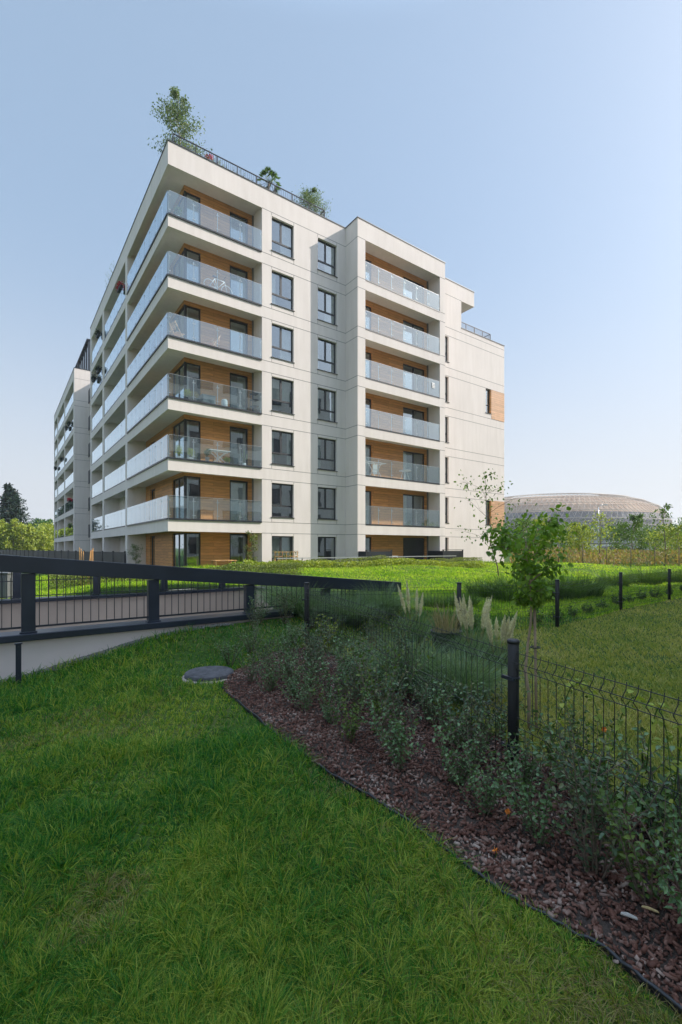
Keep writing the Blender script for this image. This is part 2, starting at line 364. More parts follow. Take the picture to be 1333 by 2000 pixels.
def lawn_mat(name, a, b_, c_, scale=0.9, blade=False, trans=0.35, rnd_amt=0.5):
    """patches of lush (a), middle (b_) and dry (c_) grass"""
    m, t, b, l = newmat(name)
    n = tex(t, scale, 4, rough=0.6)
    if blade:
        g = node(t, 'ShaderNodeNewGeometry')
        ma = node(t, 'ShaderNodeMath', operation='MULTIPLY_ADD'); l.new(g.outputs['Random Per Island'], ma.inputs[0]); ma.inputs[1].default_value = rnd_amt; ma.inputs[2].default_value = -rnd_amt / 2
        ad = node(t, 'ShaderNodeMath', operation='ADD'); l.new(n, ad.inputs[0]); l.new(ma.outputs[0], ad.inputs[1]); fac = ad.outputs[0]
    else:
        n2 = tex(t, 22, 5, rough=0.7); ma = node(t, 'ShaderNodeMath', operation='MULTIPLY_ADD'); l.new(n2, ma.inputs[0]); ma.inputs[1].default_value = 0.8; ma.inputs[2].default_value = -0.4
        ad = node(t, 'ShaderNodeMath', operation='ADD'); l.new(n, ad.inputs[0]); l.new(ma.outputs[0], ad.inputs[1]); fac = ad.outputs[0]
    c = ramp(t, fac, [(0.30, a), (0.52, b_), (0.74, c_)])
    l.new(c, b.inputs['Base Color']); b.inputs['Roughness'].default_value = 0.5 if blade else 0.95; b.inputs['Specular IOR Level'].default_value = 0.12 if blade else 0.1
    if blade:
        tr = node(t, 'ShaderNodeBsdfTranslucent'); l.new(mixc(t, 1.0, c, (1.4, 1.5, 0.6), 'MULTIPLY'), tr.inputs[0])
        mx = node(t, 'ShaderNodeMixShader'); mx.inputs[0].default_value = trans
        l.new(b.outputs[0], mx.inputs[1]); l.new(tr.outputs[0], mx.inputs[2]); l.new(mx.outputs[0], t.nodes['Material Output'].inputs[0])
    else: bump(t, b, tex(t, 30, 5), 0.6, 0.03)
    return m
M['ground'] = lawn_mat('lawn_ground', (0.03, 0.065, 0.012), (0.05, 0.09, 0.016), (0.09, 0.10, 0.03))
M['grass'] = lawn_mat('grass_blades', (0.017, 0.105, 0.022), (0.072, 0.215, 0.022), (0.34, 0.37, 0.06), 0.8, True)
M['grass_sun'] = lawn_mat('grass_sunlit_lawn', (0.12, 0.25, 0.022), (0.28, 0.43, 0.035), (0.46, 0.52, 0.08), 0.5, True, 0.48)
M['grass_garden'] = lawn_mat('grass_garden', (0.19, 0.24, 0.05), (0.31, 0.32, 0.08), (0.46, 0.39, 0.15), 0.9, True)
M['soil'] = simple('soil', (0.045, 0.030, 0.022), 0.95, var=0.4, scale=12, bmp=0.6)
M['mulch'] = foliage('bark_chips', [(0.05, 0.020, 0.013), (0.11, 0.042, 0.026), (0.17, 0.085, 0.06), (0.34, 0.26, 0.21)], trans=0.0, rough=0.75, clump=6)
M['gravel'] = simple('gravel', (0.20, 0.19, 0.18), 0.9, var=0.5, scale=60, bmp=0.8)
M['meadow'] = foliage('meadow', [(0.12, 0.16, 0.04), (0.26, 0.26, 0.07), (0.34, 0.20, 0.11), (0.44, 0.38, 0.18)], clump=0.35)

# ================================================================= GROUND
def brk(lo, hi, fine_lo, fine_hi, step, extra):
    a = list(np.arange(fine_lo, fine_hi + 1e-6, step))
    x = fine_hi; s = step
    while x < hi: s *= 1.22; x += s; a.append(min(x, hi))
    x = fine_lo; s = step
    while x > lo: s *= 1.22; x -= s; a.append(max(x, lo))
    a += extra; a = sorted(set(round(q, 4) for q in a))
    out = [a[0]]
    for q in a[1:]:
        if q - out[-1] < 0.03 and q not in extra:
            continue
        if q - out[-1] < 0.03 and q in extra: out[-1] = q; continue
        out.append(q)
    return np.array(out)
ub = brk(-1500, 1500, -3.0, 13.0, 0.22, [PIT_U1, PIT_U1 + 0.06]); vb = brk(-1500, 1500, 0.0, 24.5, 0.22, [PIT_V0, PIT_V1])
UU, VV = np.meshgrid(ub, vb, indexing='ij'); XX, YY = U2W(UU, VV); ZZ = G(XX, YY)
nu, nv = UU.shape; ids = np.arange(nu * nv).reshape(nu, nv)
cu = (ub[:-1] + ub[1:]) / 2; cv = (vb[:-1] + vb[1:]) / 2
keep = ~((cu[:, None] < PIT_U1) & (cu[:, None] > -30) & (cv[None, :] > PIT_V0) & (cv[None, :] < PIT_V1))
q = np.stack([ids[:-1, :-1], ids[1:, :-1], ids[1:, 1:], ids[:-1, 1:]], -1)[keep]
ground = raw_mesh('ground', np.stack([XX, YY, ZZ], -1), [q], M['ground'], smooth=True)
tag(ground, kind='structure')

# bed of bark mulch: its edge towards the lawn is the plastic strip
edge_line = [(-1.02, 4.35), (-1.0, 3.95), (-0.905, 3.77), (-0.584, 3.29), (-0.362, 2.875), (-0.128, 2.529), (0.041, 2.305), (0.17, 2.14), (0.305, 1.965), (0.445, 1.756), (0.554, 1.597), (0.69, 1.447), (0.776, 1.337), (0.817, 1.243), (0.93, 1.05), (1.10, 0.6)]
bed_poly = edge_line + [(2.2, 0.4), (1.62, 1.3), (1.15, 2.5), (0.55, 3.9), (0.05, 4.9), (-0.35, 5.4), (-0.75, 5.1)]
def pip(x, y): return inpoly(x, y, bed_poly)
def sheet(name, poly, dz, mat, step=0.05):
    xs = [p[0] for p in poly]; ys = [p[1] for p in poly]
    gx = np.arange(min(xs) - step, max(xs) + step, step); gy = np.arange(min(ys) - step, max(ys) + step, step)
    A, B = np.meshgrid(gx, gy, indexing='ij'); idn = np.arange(A.size).reshape(A.shape)
    k = inpoly((A[:-1, :-1] + A[1:, 1:]) / 2, (B[:-1, :-1] + B[1:, 1:]) / 2, poly)
    qq = np.stack([idn[:-1, :-1], idn[1:, :-1], idn[1:, 1:], idn[:-1, 1:]], -1)[k]
    return raw_mesh(name, np.stack([A, B, G(A, B) + dz], -1), [qq], mat, smooth=True)
bed = sheet('bed_soil', bed_poly, 0.012, M['soil'], 0.02); tag(bed, kind='structure')

# ================================================================= THE BLOCK OF FLATS
bld = thing('apartment_building', 'tall white block of flats with corner balconies, orange wood cladding and a roof garden', 'building', (C0[0], C0[1], 0), TH)
RT = 21.61                       # top of the parapet
wall, wood, dark = MB(), MB(), MB()
PL, JT, CP, RF, SF = 0, 1, 2, 3, 4
class Pl:                        # a wall plane: 'y' faces -y at y=o, 'x' faces -x at x=o ; s runs along it, d goes inward
    def __init__(s, ax, o): s.ax, s.o = ax, o
    def box(s, mb, s0, s1, d0, d1, z0, z1, mi=0):
        if s.ax == 'y': mb.box(s0, s1, s.o + d0, s.o + d1, z0, z1, mi)
        else: mb.box(s.o + d0, s.o + d1, s0, s1, z0, z1, mi)
    def pt(s, a, d, z): return (a, s.o + d, z) if s.ax == 'y' else (s.o + d, a, z)
def wall_open(mb, pl, s0, s1, z0, z1, ops, th=0.3, mi=0):
    br = sorted(set([s0, s1] + [min(max(v, s0), s1) for o in ops for v in (o[0], o[1])]))
    for a, b in zip(br[:-1], br[1:]):
        if b - a < 1e-4: continue
        m = (a + b) / 2; cuts = sorted((max(o[2], z0), min(o[3], z1)) for o in ops if o[0] < m < o[1] and o[3] > z0 and o[2] < z1)
        z = z0
        for c0, c1 in cuts:
            if c0 > z + 1e-4: pl.box(mb, a, b, 0, th, z, c0, mi)
            z = max(z, c1)
        if z1 > z + 1e-4: pl.box(mb, a, b, 0, th, z, z1, mi)
def joints(pl, s0, s1, zs, w=0.028):
    for z in zs: pl.box(wall, s0, s1, -0.003, 0.05, z - w/2, z + w/2, JT)
curt = random.Random(5)
def window(parent, pl, s0, s1, z0, z1, style='two', d=0.14, fw=0.075, curtain=None, name='window', label=None, room=0.0, sill=True):
    f = MB(); g = MB()
    B_ = lambda a, b, c, e: pl.box(f, a, b, d, d + 0.07, c, e)
    B_(s0, s0 + fw, z0, z1); B_(s1 - fw, s1, z0, z1); B_(s0 + fw, s1 - fw, z0, z0 + fw); B_(s0 + fw, s1 - fw, z1 - fw, z1)
    cells = []; W_ = s1 - s0
    if style == 'two':
        zm = z0 + (z1 - z0) * 0.34; xm = s0 + W_ * 0.46
        B_(s0 + fw, s1 - fw, zm - 0.045, zm + 0.045); B_(xm - 0.055, xm + 0.055, zm + 0.045, z1 - fw)
        cells = [(s0+fw, s1-fw, z0+fw, zm-0.045), (s0+fw, xm-0.055, zm+0.045, z1-fw), (xm+0.055, s1-fw, zm+0.045, z1-fw)]
    elif style == 'narrow':
        zm = z0 + (z1 - z0) * 0.34; B_(s0 + fw, s1 - fw, zm - 0.04, zm + 0.04)
        cells = [(s0+fw, s1-fw, z0+fw, zm-0.04), (s0+fw, s1-fw, zm+0.04, z1-fw)]
    elif style == 'double':
        xm = (s0 + s1) / 2; B_(xm - 0.06, xm + 0.06, z0 + fw, z1 - fw)
        cells = [(s0+fw, xm-0.06, z0+fw, z1-fw), (xm+0.06, s1-fw, z0+fw, z1-fw)]
    else: cells = [(s0+fw, s1-fw, z0+fw, z1-fw)]
    w = f.build(name, M['anthracite'], parent)
    if label: w['label'] = label
    for c in cells: pl.box(g, c[0] - 0.01, c[1] + 0.01, d + 0.03, d + 0.04, c[2] - 0.01, c[3] + 0.01)
    g.build('pane', M['pane'], w)
    if sill:
        s_ = MB(); pl.box(s_, s0 - 0.05, s1 + 0.05, -0.045, d, z0 - 0.03, z0 - 0.001); s_.build('sill', M['anthracite'], w)
    cs = curtain if curtain is not None else curt.choice([0, 1, 1, 2, 3])
    if cs:
        c = MB(); n = 0
        spans = {1: [(0.0, 0.28)], 2: [(0.0, 0.2), (0.8, 1.0)], 3: [(0.05, 0.95)], 4: [(0.5, 1.0)]}[cs]
        for a, b in spans:
            x0, x1 = s0 + W_ * a, s0 + W_ * b; k = max(4, int((x1 - x0) / 0.045)); pts = []
            zb = z0 + 0.05 if cs != 3 else z0 + curt.uniform(0.05, 0.9)
            for i in range(k + 1):
                dd = d + 0.17 + 0.025 * (i % 2); pts.append((x0 + (x1 - x0) * i / k, dd))
            vs = []
            for a_, dd in pts: vs += [pl.pt(a_, dd, zb), pl.pt(a_, dd, z1 - 0.03)]
            c._add(vs, [(2*i, 2*i+2, 2*i+3, 2*i+1) for i in range(k)], 0, True)
        c.build('curtain', M['curtain'], w)
    return w

FL = [3.0 * k for k in range(7)]
SH = 0.62
Fy, Fx = Pl('y', 0.0), Pl('x', 0.0)
# --- street front between the corner balconies and the projecting stack, two window columns
ops = []
for z in FL:
    ops += [(5.69, 7.12, z + 0.30, z + 2.23), (8.78, 10.18, z + 0.30, z + 2.23)]
wall_open(wall, Fy, 5.09, 10.85, -0.5, RT - 0.04, ops)
names_floor = ['ground floor', 'first floor', 'second floor', 'third floor', 'fourth floor', 'fifth floor', 'top floor']
for k, z in enumerate(FL):
    window(bld, Fy, 5.69, 7.12, z + 0.30, z + 2.23, 'two', curtain=[3, 0, 2, 3, 4, 1, 4][k])
    window(bld, Fy, 8.78, 10.18, z + 0.30, z + 2.23, 'two', curtain=[0, 0, 1, 2, 2, 4, 4][k])
jz = [z for k in range(1, 7) for z in (FL[k], FL[k] - SH)] + [20.43]
joints(Fy, 5.09, 10.85, jz)
for k, z in enumerate(FL):          # short upright joints beside the windows
    top = (FL[k+1] - SH) if k < 6 else 20.43
    for x in (5.69, 7.12, 8.78, 10.18):
        Fy.box(wall, x - 0.011, x + 0.011, -0.003, 0.03, z + 0.014, z + 0.26, JT)
        Fy.box(wall, x - 0.011, x + 0.011, -0.003, 0.03, z + 2.25, top - 0.014, JT)
# --- corner balconies: L-shaped slabs, fascia beams
def slab_L(z, top=None):
    zb = z - SH
    t = z if top is None else top
    wall.box(0, 5.09, 0, 0.22, zb, t); wall.box(0, 0.22, 0.22, 9.12, zb, t)          # fascia
    wall.box(0.22, 5.09, 0.22, 1.15, zb + 0.2, t if top is None else zb + 0.5); wall.box(0.22, 1.15, 1.15, 9.12, zb + 0.2, t if top is None else zb + 0.5)
for z in FL[1:]: slab_L(z)
slab_L(20.43 + SH, RT - 0.04)
# end wall right of the balcony (side seen), end wall of the left run
wall.box(5.09, 5.39, 0.3, 1.45, -0.5, RT - 0.3); 
def left_band(y0, y1):
    for z in FL[1:]:
        wall.box(0, 0.22, y0, y1, z - SH, z); wall.box(0.22, 1.15, y0, y1, z - SH + 0.2, z)
    wall.box(0, 0.22, y0, y1, 20.43, RT - 0.04); wall.box(0.22, 1.15, y0, y1, 20.63, 20.93)
piers = [(9.12, 9.72), (17.65, 18.25), (23.9, 24.5)]
bays = [(0.0, 9.12), (9.72, 17.65), (18.25, 23.9)]
for a, b in piers: wall.box(0, 1.15, a, b, -0.5, RT - 0.04)
for a, b in bays[1:]: left_band(a, b)
# dark pipe in the inner corner of each balcony
for z in FL:
    wall.box(5.02, 5.088, 1.06, 1.148, z, z + 2.58, JT)
# --- inner walls of the corner balconies (wood), openings for the corner glazing and the balcony door
Iy, Ix = Pl('y', 1.15), Pl('x', 1.15)
opy, opx = [], []
for z in FL:
    opy += [(1.15, 2.04, z, z + 2.36), (3.68, 4.80, z, z + 2.36)]
    opx += [(1.15, 3.24, z, z + 2.36), (6.9, 8.1, z + 0.02, z + 2.3)]
wall_open(wood, Iy, 1.15, 5.09, -0.5, 20.63, opy, 0.25)
wall_open(wood, Ix, 1.40, 9.12, -0.5, 20.63, [(1.15, 3.24, o[2], o[3]) if o[0] == 1.15 else o for o in opx], 0.25)
for k, z in enumerate(FL):
    window(bld, Iy, 1.24, 2.04, z + 0.02, z + 2.36, 'one', d=0.06, curtain=[2, 0, 1, 0, 0, 0, 3][k], sill=False, name='corner_window')
    window(bld, Ix, 1.24, 3.24, z + 0.02, z + 2.36, 'double', d=0.06, curtain=[0, 1, 0, 2, 2, 1, 0][k], sill=False, name='corner_window')
    dark.box(1.17, 1.27, 1.17, 1.27, z + 0.0, z + 2.36)
    window(bld, Iy, 3.68, 4.80, z + 0.02, z + 2.36, 'one', d=0.10, fw=0.10, curtain=[0, 3, 0, 4, 3, 4, 2][k], sill=False, name='balcony_door')
    window(bld, Ix, 6.9, 8.1, z + 0.04, z + 2.3, 'one', d=0.12, fw=0.10, sill=False, name='balcony_door')
dark.build('corner_mullion', M['anthracite'], bld)
# --- inner walls of the other two bays of the side front (plaster, wood beside the doors)
op2 = []
for z in FL:
    for y in (10.3, 13.6, 18.9): op2.append((y, y + 1.9 if y != 18.9 else y + 2.4, z, z + 2.3))
wall_open(wall, Ix, 9.72, 24.5, -0.5, RT - 0.3, op2, 0.25)
for z in FL:
    for y in (10.3, 13.6, 18.9):
        w = 1.9 if y != 18.9 else 2.4
        window(bld, Ix, y, y + w, z + 0.02, z + 2.3, 'double', d=0.08, sill=False, name='balcony_door')
        wood.box(1.135, 1.149, y - 0.55, y - 0.01, z + 0.01, z + 2.55)
# --- the projecting stack
PYF = -1.238; BX0, BX1, OX0, OX1 = 10.85, 18.65, 11.45, 18.12
Bf = Pl('y', PYF)
wall.box(BX0, OX0, PYF, 0.0, -0.5, RT - 0.04); wall.box(OX1, BX1, PYF, 0.0, -0.5, RT - 0.04)
for z in FL[1:]:
    wall.box(OX0, OX1, PYF, PYF + 0.22, z - SH, z); wall.box(OX0, OX1, PYF + 0.22, -0.08, z - SH + 0.2, z)
wall.box(OX0, OX1, PYF, PYF + 0.22, 20.43, RT - 0.04); wall.box(OX0, OX1, PYF + 0.22, -0.08, 20.63, 20.93)
wall.box(BX0, BX1, 0.0, 2.0, 20.95, RT - 0.3)
Bi = Pl('y', -0.08); op3 = []
for z in FL: op3 += [(11.60, 12.94, z, z + 2.26), (15.72, 17.85, z, z + 2.26)]
wall_open(wood, Bi, OX0, OX1, -0.5, 20.63, op3, 0.25)
for k, z in enumerate(FL):
    window(bld, Bi, 11.60, 12.94, z + 0.02, z + 2.26, 'one', d=0.10, curtain=[2, 2, 4, 0, 4, 1, 1][k], sill=False, name='balcony_door')
    if k == 0:
        w = window(bld, Bi, 15.72, 17.85, z + 0.02, z + 2.26, 'double', d=0.10, curtain=0, sill=False, name='balcony_door', label='wide balcony door with its dark roller shutter down')
        s_ = MB()
        for i in range(26): Bi.box(s_, 15.82, 17.75, 0.05, 0.09 - 0.012 * (i % 2), z + 0.1 + i * 0.08, z + 0.177 + i * 0.08)
        s_.build('roller_shutter', M['anthracite'], w)
    else: window(bld, Bi, 15.72, 17.85, z + 0.02, z + 2.26, 'double', d=0.10, curtain=[0, 1, 1, 0, 0, 2, 1][k], sill=False, name='balcony_door')
    wall.box(OX1 - 0.1, OX1 - 0.02, -0.17, -0.085, z, z + 2.58, JT)
joints(Bf, BX0, OX0, jz); joints(Bf, OX1, BX1, jz)
Bs = Pl('x', BX0); joints(Bs, PYF, -0.003, jz)
# --- the rest of the street front with the roof terrace
TE0, CAN, END = 21.87, 23.4, 27.3; LR = 18.39
ops = [(19.55, 20.45, z + 0.42, z + 2.32) for z in FL[:6]] + [(24.85, 25.56, z + 0.42, z + 2.38) for z in (3.0, 12.0)]
wall_open(wall, Fy, BX1, TE0, -0.5, RT - 0.04, ops); wall_open(wall, Fy, TE0, END, -0.5, LR - 0.04, ops)
wall.box(TE0, CAN, 0, 5.0, 20.43, RT - 0.04)
for k in range(6): window(bld, Fy, 19.55, 20.45, FL[k] + 0.42, FL[k] + 2.32, 'narrow')
for z in (3.0, 12.0):
    window(bld, Fy, 24.85, 25.50, z + 0.42, z + 2.38, 'narrow', name='window')
    wood.box(25.502, 25.559, 0.0, 0.2, z + 0.42, z + 2.38)
joints(Fy, BX1, END, [z for z in jz if z < 18.2]); joints(Fy, BX1, TE0, [18.0, 20.43])
for z in (3.0, 12.0): acc = MB(); acc.box(25.57, END + 0.004, -0.012, 0.02, z + 0.02, z + 2.38); acc.build('wood_panel', M['wood_pale'], bld)
# sides and back of the volume
wall.box(END - 0.3, END, 0.3, 16, -0.5, LR - 0.04); wall.box(TE0 - 0.3, TE0, 0.3, 16, LR, RT - 0.04)
wall.box(5.0, END, 16, 16.3, -0.5, LR - 0.04); wall.box(1.40, 12, 24.2, 24.5, -0.5, RT - 0.04)
wall.box(11.7, 12.0, 16.3, 24.2, -0.5, RT - 0.04)
wall.box(TE0, END - 0.3, 0.3, 16, LR - 0.5, LR - 0.4, RF)
wall.box(1.15, TE0 - 0.3, 1.15, 16, 20.95, RT - 0.35, RF); wall.box(1.15, 11.7, 16.0, 24.2, 20.95, RT - 0.35, RF)
# dark copings
def cop(x0, x1, y0, y1, z): wall.box(x0, x1, y0, y1, z - 0.04, z + 0.01, CP)
cop(-0.03, 10.87, -0.03, 0.33, RT); cop(-0.03, 0.3, 0.33, 24.53, RT); cop(BX0 - 0.03, BX1 + 0.03, PYF - 0.03, PYF + 0.3, RT)
cop(BX0 - 0.03, BX0 + 0.3, PYF + 0.3, -0.03, RT); cop(BX1 - 0.3, BX1 + 0.03, PYF + 0.3, -0.03, RT); cop(BX1 - 0.2, CAN + 0.03, -0.03, 0.33, RT)
cop(CAN - 0.3, CAN + 0.03, 0.33, 5.03, RT); cop(TE0 + 0.003, END + 0.03, -0.03, 0.33, LR); cop(END - 0.33, END + 0.03, 0.33, 16, LR)
wall.build('wall', [M['plaster'], M['joint'], M['anthracite'], M['roofing']], bld)
wood.build('wood_cladding', M['wood'], bld)
core = MB()
core.box(5.3, 26.9, 3.4, 3.5, 0, LR - 0.6); core.box(3.4, 3.5, 3.4, 24.1, 0, 20.9); core.box(3.5, 21.5, 3.5, 3.6, LR - 0.6, 20.9)
for z in FL[1:]: core.box(1.41, 26.9, 1.41, 3.4, z - 0.3, z); core.box(1.41, 3.4, 3.4, 24.1, z - 0.3, z); core.box(5.4, 26.9, 0.31, 1.41, z - 0.3, z)
core.box(1.41, 26.9, 0.32, 3.4, -0.2, 0.0); core.box(1.41, 3.4, 3.4, 24.1, -0.2, 0.0)
for x in (5.42, 7.9, 10.9, 14.6, 18.9, 22.0): core.box(x, x + 0.1, 1.41, 3.4, 0, 18)
core.build('interior', M['interior'], bld)

# --- glass balustrades
def glass_rail(parent, pl, s0, s1, z, n, H=1.14, d=-0.02, label=None, endpost=True):
    r_, g = MB(), MB()
    pl.box(r_, s0, s1, d - 0.035, d + 0.06, z - 0.055, z + 0.03, 0)
    st = (s1 - s0) / n
    for i in range(n + 1):
        a = s0 + st * i; a = min(max(a, s0 + 0.02), s1 - 0.02)
        pl.box(r_, a - 0.014, a + 0.014, d + 0.035, d + 0.075, z + 0.03, z + H - 0.05, 1)
        for zz in (z + 0.2, z + H - 0.22):
            for q_ in (-0.05, 0.05):
                if s0 < a + q_ - 0.02 and a + q_ + 0.02 < s1: pl.box(r_, a + q_ - 0.02, a + q_ + 0.02, d - 0.008, d + 0.035, zz - 0.02, zz + 0.02, 1)
    for i in range(n):
        pl.box(g, s0 + st * i + 0.012, s0 + st * (i + 1) - 0.012, d + 0.008, d + 0.020, z + 0.04, z + H)
    o = r_.build('glass_railing', [M['rail'], M['aluminium']], parent)
    g.build('glass_panels', M['glass_rail'], o)
    e = MB()
    for i in range(n): pl.box(e, s0 + st * i + 0.012, s0 + st * (i + 1) - 0.012, d + 0.006, d + 0.022, z + H + 0.001, z + H + 0.012)
    e.build('glass_edge', M['aluminium'], o)
    return o
for z in FL[1:]:
    glass_rail(bld, Fy, 0.02, 5.06, z, 4); glass_rail(bld, Fx, 0.03, 9.10, z, 8)
    glass_rail(bld, Fx, 9.74, 17.63, z, 6, d=0.03); glass_rail(bld, Fx, 18.27, 23.88, z, 4, d=0.03)
    glass_rail(bld, Bf, OX0 + 0.02, OX1 - 0.02, z, 6, d=0.02)
# --- bar railings of the roof garden and of the terrace
def bar_rail(parent, p0, p1, z0, z1, post=1.2, gap=0.12, name='roof_railing'):
    r_ = MB(); p0 = Vector(p0); p1 = Vector(p1); L = (p1 - p0).length; d = (p1 - p0) / L
    P_ = lambda t, z: (p0.x + d.x * t, p0.y + d.y * t, z)
    r_.bar(P_(0, z1), P_(L, z1), 0.05, 0.04); r_.bar(P_(0, z0 + 0.08), P_(L, z0 + 0.08), 0.03, 0.03)
    n = max(1, round(L / post))
    for i in range(n + 1): r_.bar(P_(L * i / n, z0 - 0.1), P_(L * i / n, z1 - 0.02), 0.045, 0.045)
    n = int(L / gap)
    for i in range(n): r_.bar(P_(gap * (i + 0.5), z0 + 0.09), P_(gap * (i + 0.5), z1 - 0.02), 0.014, 0.014)
    return r_.build(name, M['rail'], parent)
bar_rail(bld, (0.35, 0.36), (9.5, 0.36), RT - 0.3, RT + 0.74)
bar_rail(bld, (9.5, 0.36), (9.5, 2.4), RT - 0.3, RT + 0.74)
bar_rail(bld, (TE0 + 0.05, 0.42), (26.0, 0.42), LR - 0.3, LR + 0.75, post=0.95, name='terrace_railing')
bar_rail(bld, (26.0, 0.42), (26.0, 4.0), LR - 0.3, LR + 0.75, name='terrace_railing')

# ---------------------------------------------------------------- the far wing along the same side
wing = thing('apartment_building', 'far wing of white flats at the left with a blue glass penthouse on its roof', 'building', (C0[0] - 36 * Uy, C0[1] + 36 * Ux, 0), TH)
ww, wd = MB(), MB()
wp = [(0.0, 0.8), (9.6, 10.2), (18.7, 19.2), (23.4, 24.0)]
for a, b in wp: ww.box(0, 1.15, a, b, -0.5, RT - 0.04)
wb = [(0.8, 9.6), (10.2, 18.7), (19.2, 23.4)]
for a, b in wb:
    for z in FL[1:]: ww.box(0, 0.22, a, b, z - SH, z); ww.box(0.22, 1.15, a, b, z - SH + 0.2, z)
    ww.box(0, 0.22, a, b, 20.43, RT - 0.04); ww.box(0.22, 1.15, a, b, 20.63, 20.9)
    for k, z in enumerate(FL):
        if k: glass_rail(wing, Fx, a + 0.02, b - 0.02, z, 4, d=0.03)
ww.box(1.15, 12, 0, 24, -0.5, RT - 0.3); ww.box(-0.03, 0.3, -0.03, 24.03, RT - 0.04, RT + 0.01, CP); ww.box(0.3, 12.03, -0.03, 0.3, RT - 0.04, RT + 0.01, CP)
ww.box(1.15, 12, 0, 0.3, RT - 0.3, RT - 0.041); 
for z in jz: ww.box(0, 12, -0.003, 0.05, z - 0.014, z + 0.014, JT)
ww.build('wall', [M['plaster'], M['joint'], M['anthracite'], M['roofing']], wing)
for a, b in wb:
    for z in FL:
        m_ = MB(); m_.box(1.10, 1.145, a + 1.2, a + 3.6, z + 0.02, z + 2.3); f_ = m_.build('balcony_door', M['pane_dark'], wing)
ph = MB(); ph.box(1.5, 10, 0.6, 11.5, RT, RT + 3.6, 0)
pho = ph.build('penthouse', M['pane_dark'], wing); phf = MB()
for i in range(8): phf.box(1.44, 1.5, 0.6 + i * 1.54, 0.68 + i * 1.54, RT, RT + 3.6)
phf.box(1.3, 10.1, 0.5, 11.6, RT + 3.6, RT + 3.75); phf.build('penthouse_frame', M['rail'], pho)
bar_rail(wing, (0.4, 0.5), (0.4, 12), RT - 0.1, RT + 0.9, gap=0.25)
# the connecting part with small balconies in the recess
con = MB(); con.box(4.5, 12, -11.5, 0, -0.5, RT + 1.0); con.build('recess_wall', M['plaster'], wing)
for z in FL[1:]:
    b_ = MB(); b_.box(1.35, 4.5, -2.6, -0.4, z - 0.25, z); b_.box(1.33, 1.38, -2.6, -0.4, z - 0.3, z + 1.15, 1); b_.box(1.38, 4.5, -2.62, -2.57, z - 0.3, z + 1.15, 1)
    b_.build('recess_balcony', [M['plaster'], M['rail']], wing)

# ---------------------------------------------------------------- the block opposite, out of the frame: it shades the lawn and shows in the panes
opx_, opy_ = U2W(0, -3.08)
opp = thing('apartment_building', 'pale block opposite the white flats, mirrored in their lower windows', 'building', (opx_, opy_, 0.3), TH)
ob = MB(); ob.box(7.5, 35, -14, 0, -0.5, 22.9); ob.box(35, 80, -14, 0.001, -0.5, 15.9); ob.box(7.4, 35.1, -14.1, 0.06, 22.9, 23.0, 1)
ob.box(7.5, 80, -0.0, 0.03, 3.0, 3.05, 1)
ob.build('wall', [M['plaster'], M['anthracite']], opp)
wm = None
for i in range(9):
    for k in range(7):
        if wm is None:
            b_ = MB(); b_.box(-0.9, 0.9, 0, 0.05, 0, 1.9); b_.box(-0.8, -0.03, 0.05, 0.06, 0.1, 1.8, 1); b_.box(0.03, 0.8, 0.05, 0.06, 0.1, 1.8, 1)
            wm = b_.build('window', [M['anthracite'], M['pane_dark']], opp); o = wm
        else: o = wm.copy(); COL.objects.link(o); o.parent = opp
        o.location = (9.5 + i * 2.9, 0.002, 0.6 + 3.0 * k)

# ================================================================= GARAGE RAMP: walls, frame with its roof, bars
rampt = thing('garage_ramp', 'sunken garage ramp with pale rendered walls between two sloping dark steel frames', 'garage ramp', (0, 0, EYE), TH)
wl = MB()
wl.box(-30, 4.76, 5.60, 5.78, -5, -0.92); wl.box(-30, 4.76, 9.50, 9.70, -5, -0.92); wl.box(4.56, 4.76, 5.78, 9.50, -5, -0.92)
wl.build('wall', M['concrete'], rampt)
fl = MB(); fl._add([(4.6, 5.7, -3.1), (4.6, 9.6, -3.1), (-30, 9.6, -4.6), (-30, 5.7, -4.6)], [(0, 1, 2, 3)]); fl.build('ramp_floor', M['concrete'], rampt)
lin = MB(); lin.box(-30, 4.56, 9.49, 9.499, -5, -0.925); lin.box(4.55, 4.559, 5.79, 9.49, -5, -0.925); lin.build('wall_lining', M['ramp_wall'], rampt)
cp_ = MB(); cp_.box(-30, 4.80, 5.55, 5.83, -0.92, -0.85); cp_.box(-30, 4.80, 9.45, 9.75, -0.92, -0.86); cp_.box(4.52, 4.80, 5.83, 9.45, -0.92, -0.855)
cp_.build('coping', M['beam'], rampt, bevel=0.008)
def ztop(u): return -0.087 - 0.0938 * (u - 0.23)
def slope_box(mb, u0, u1, v0, v1, dz0, dz1, mi=0):
    v = []
    for z in (dz0, dz1):
        v += [(u0, v0, ztop(u0) + z), (u1, v0, ztop(u1) + z), (u1, v1, ztop(u1) + z), (u0, v1, ztop(u0) + z)]
    mb._add(v, [(0,3,2,1),(4,5,6,7),(0,1,5,4),(1,2,6,5),(2,3,7,6),(3,0,4,7)], mi)
for v0 in (5.60, 9.52):
    b_ = MB(); dn = 0.0 if v0 < 7 else 0.05; slope_box(b_, -5.0, 5.28, v0, v0 + 0.12, -0.165 - dn, 0.0 - dn); b_.build('beam', M['beam'], rampt, bevel=0.006)
for i in range(-4, 5):
    for v0 in (5.615, 9.545):
        b_ = MB(); u_ = 0.23 + 1.2 * i; b_.box(u_ - 0.06, u_ + 0.06, v0, v0 + 0.09, -0.85, ztop(u_ + 0.06) - 0.165 - (0.05 if v0 > 7 else 0.0))
        b_.box(u_ - 0.075, u_ + 0.075, v0 - 0.012, v0 + 0.10, -0.85, -0.835)
        b_.build('post', M['beam'], rampt, bevel=0.005)
bb = MB()
u_ = -4.9
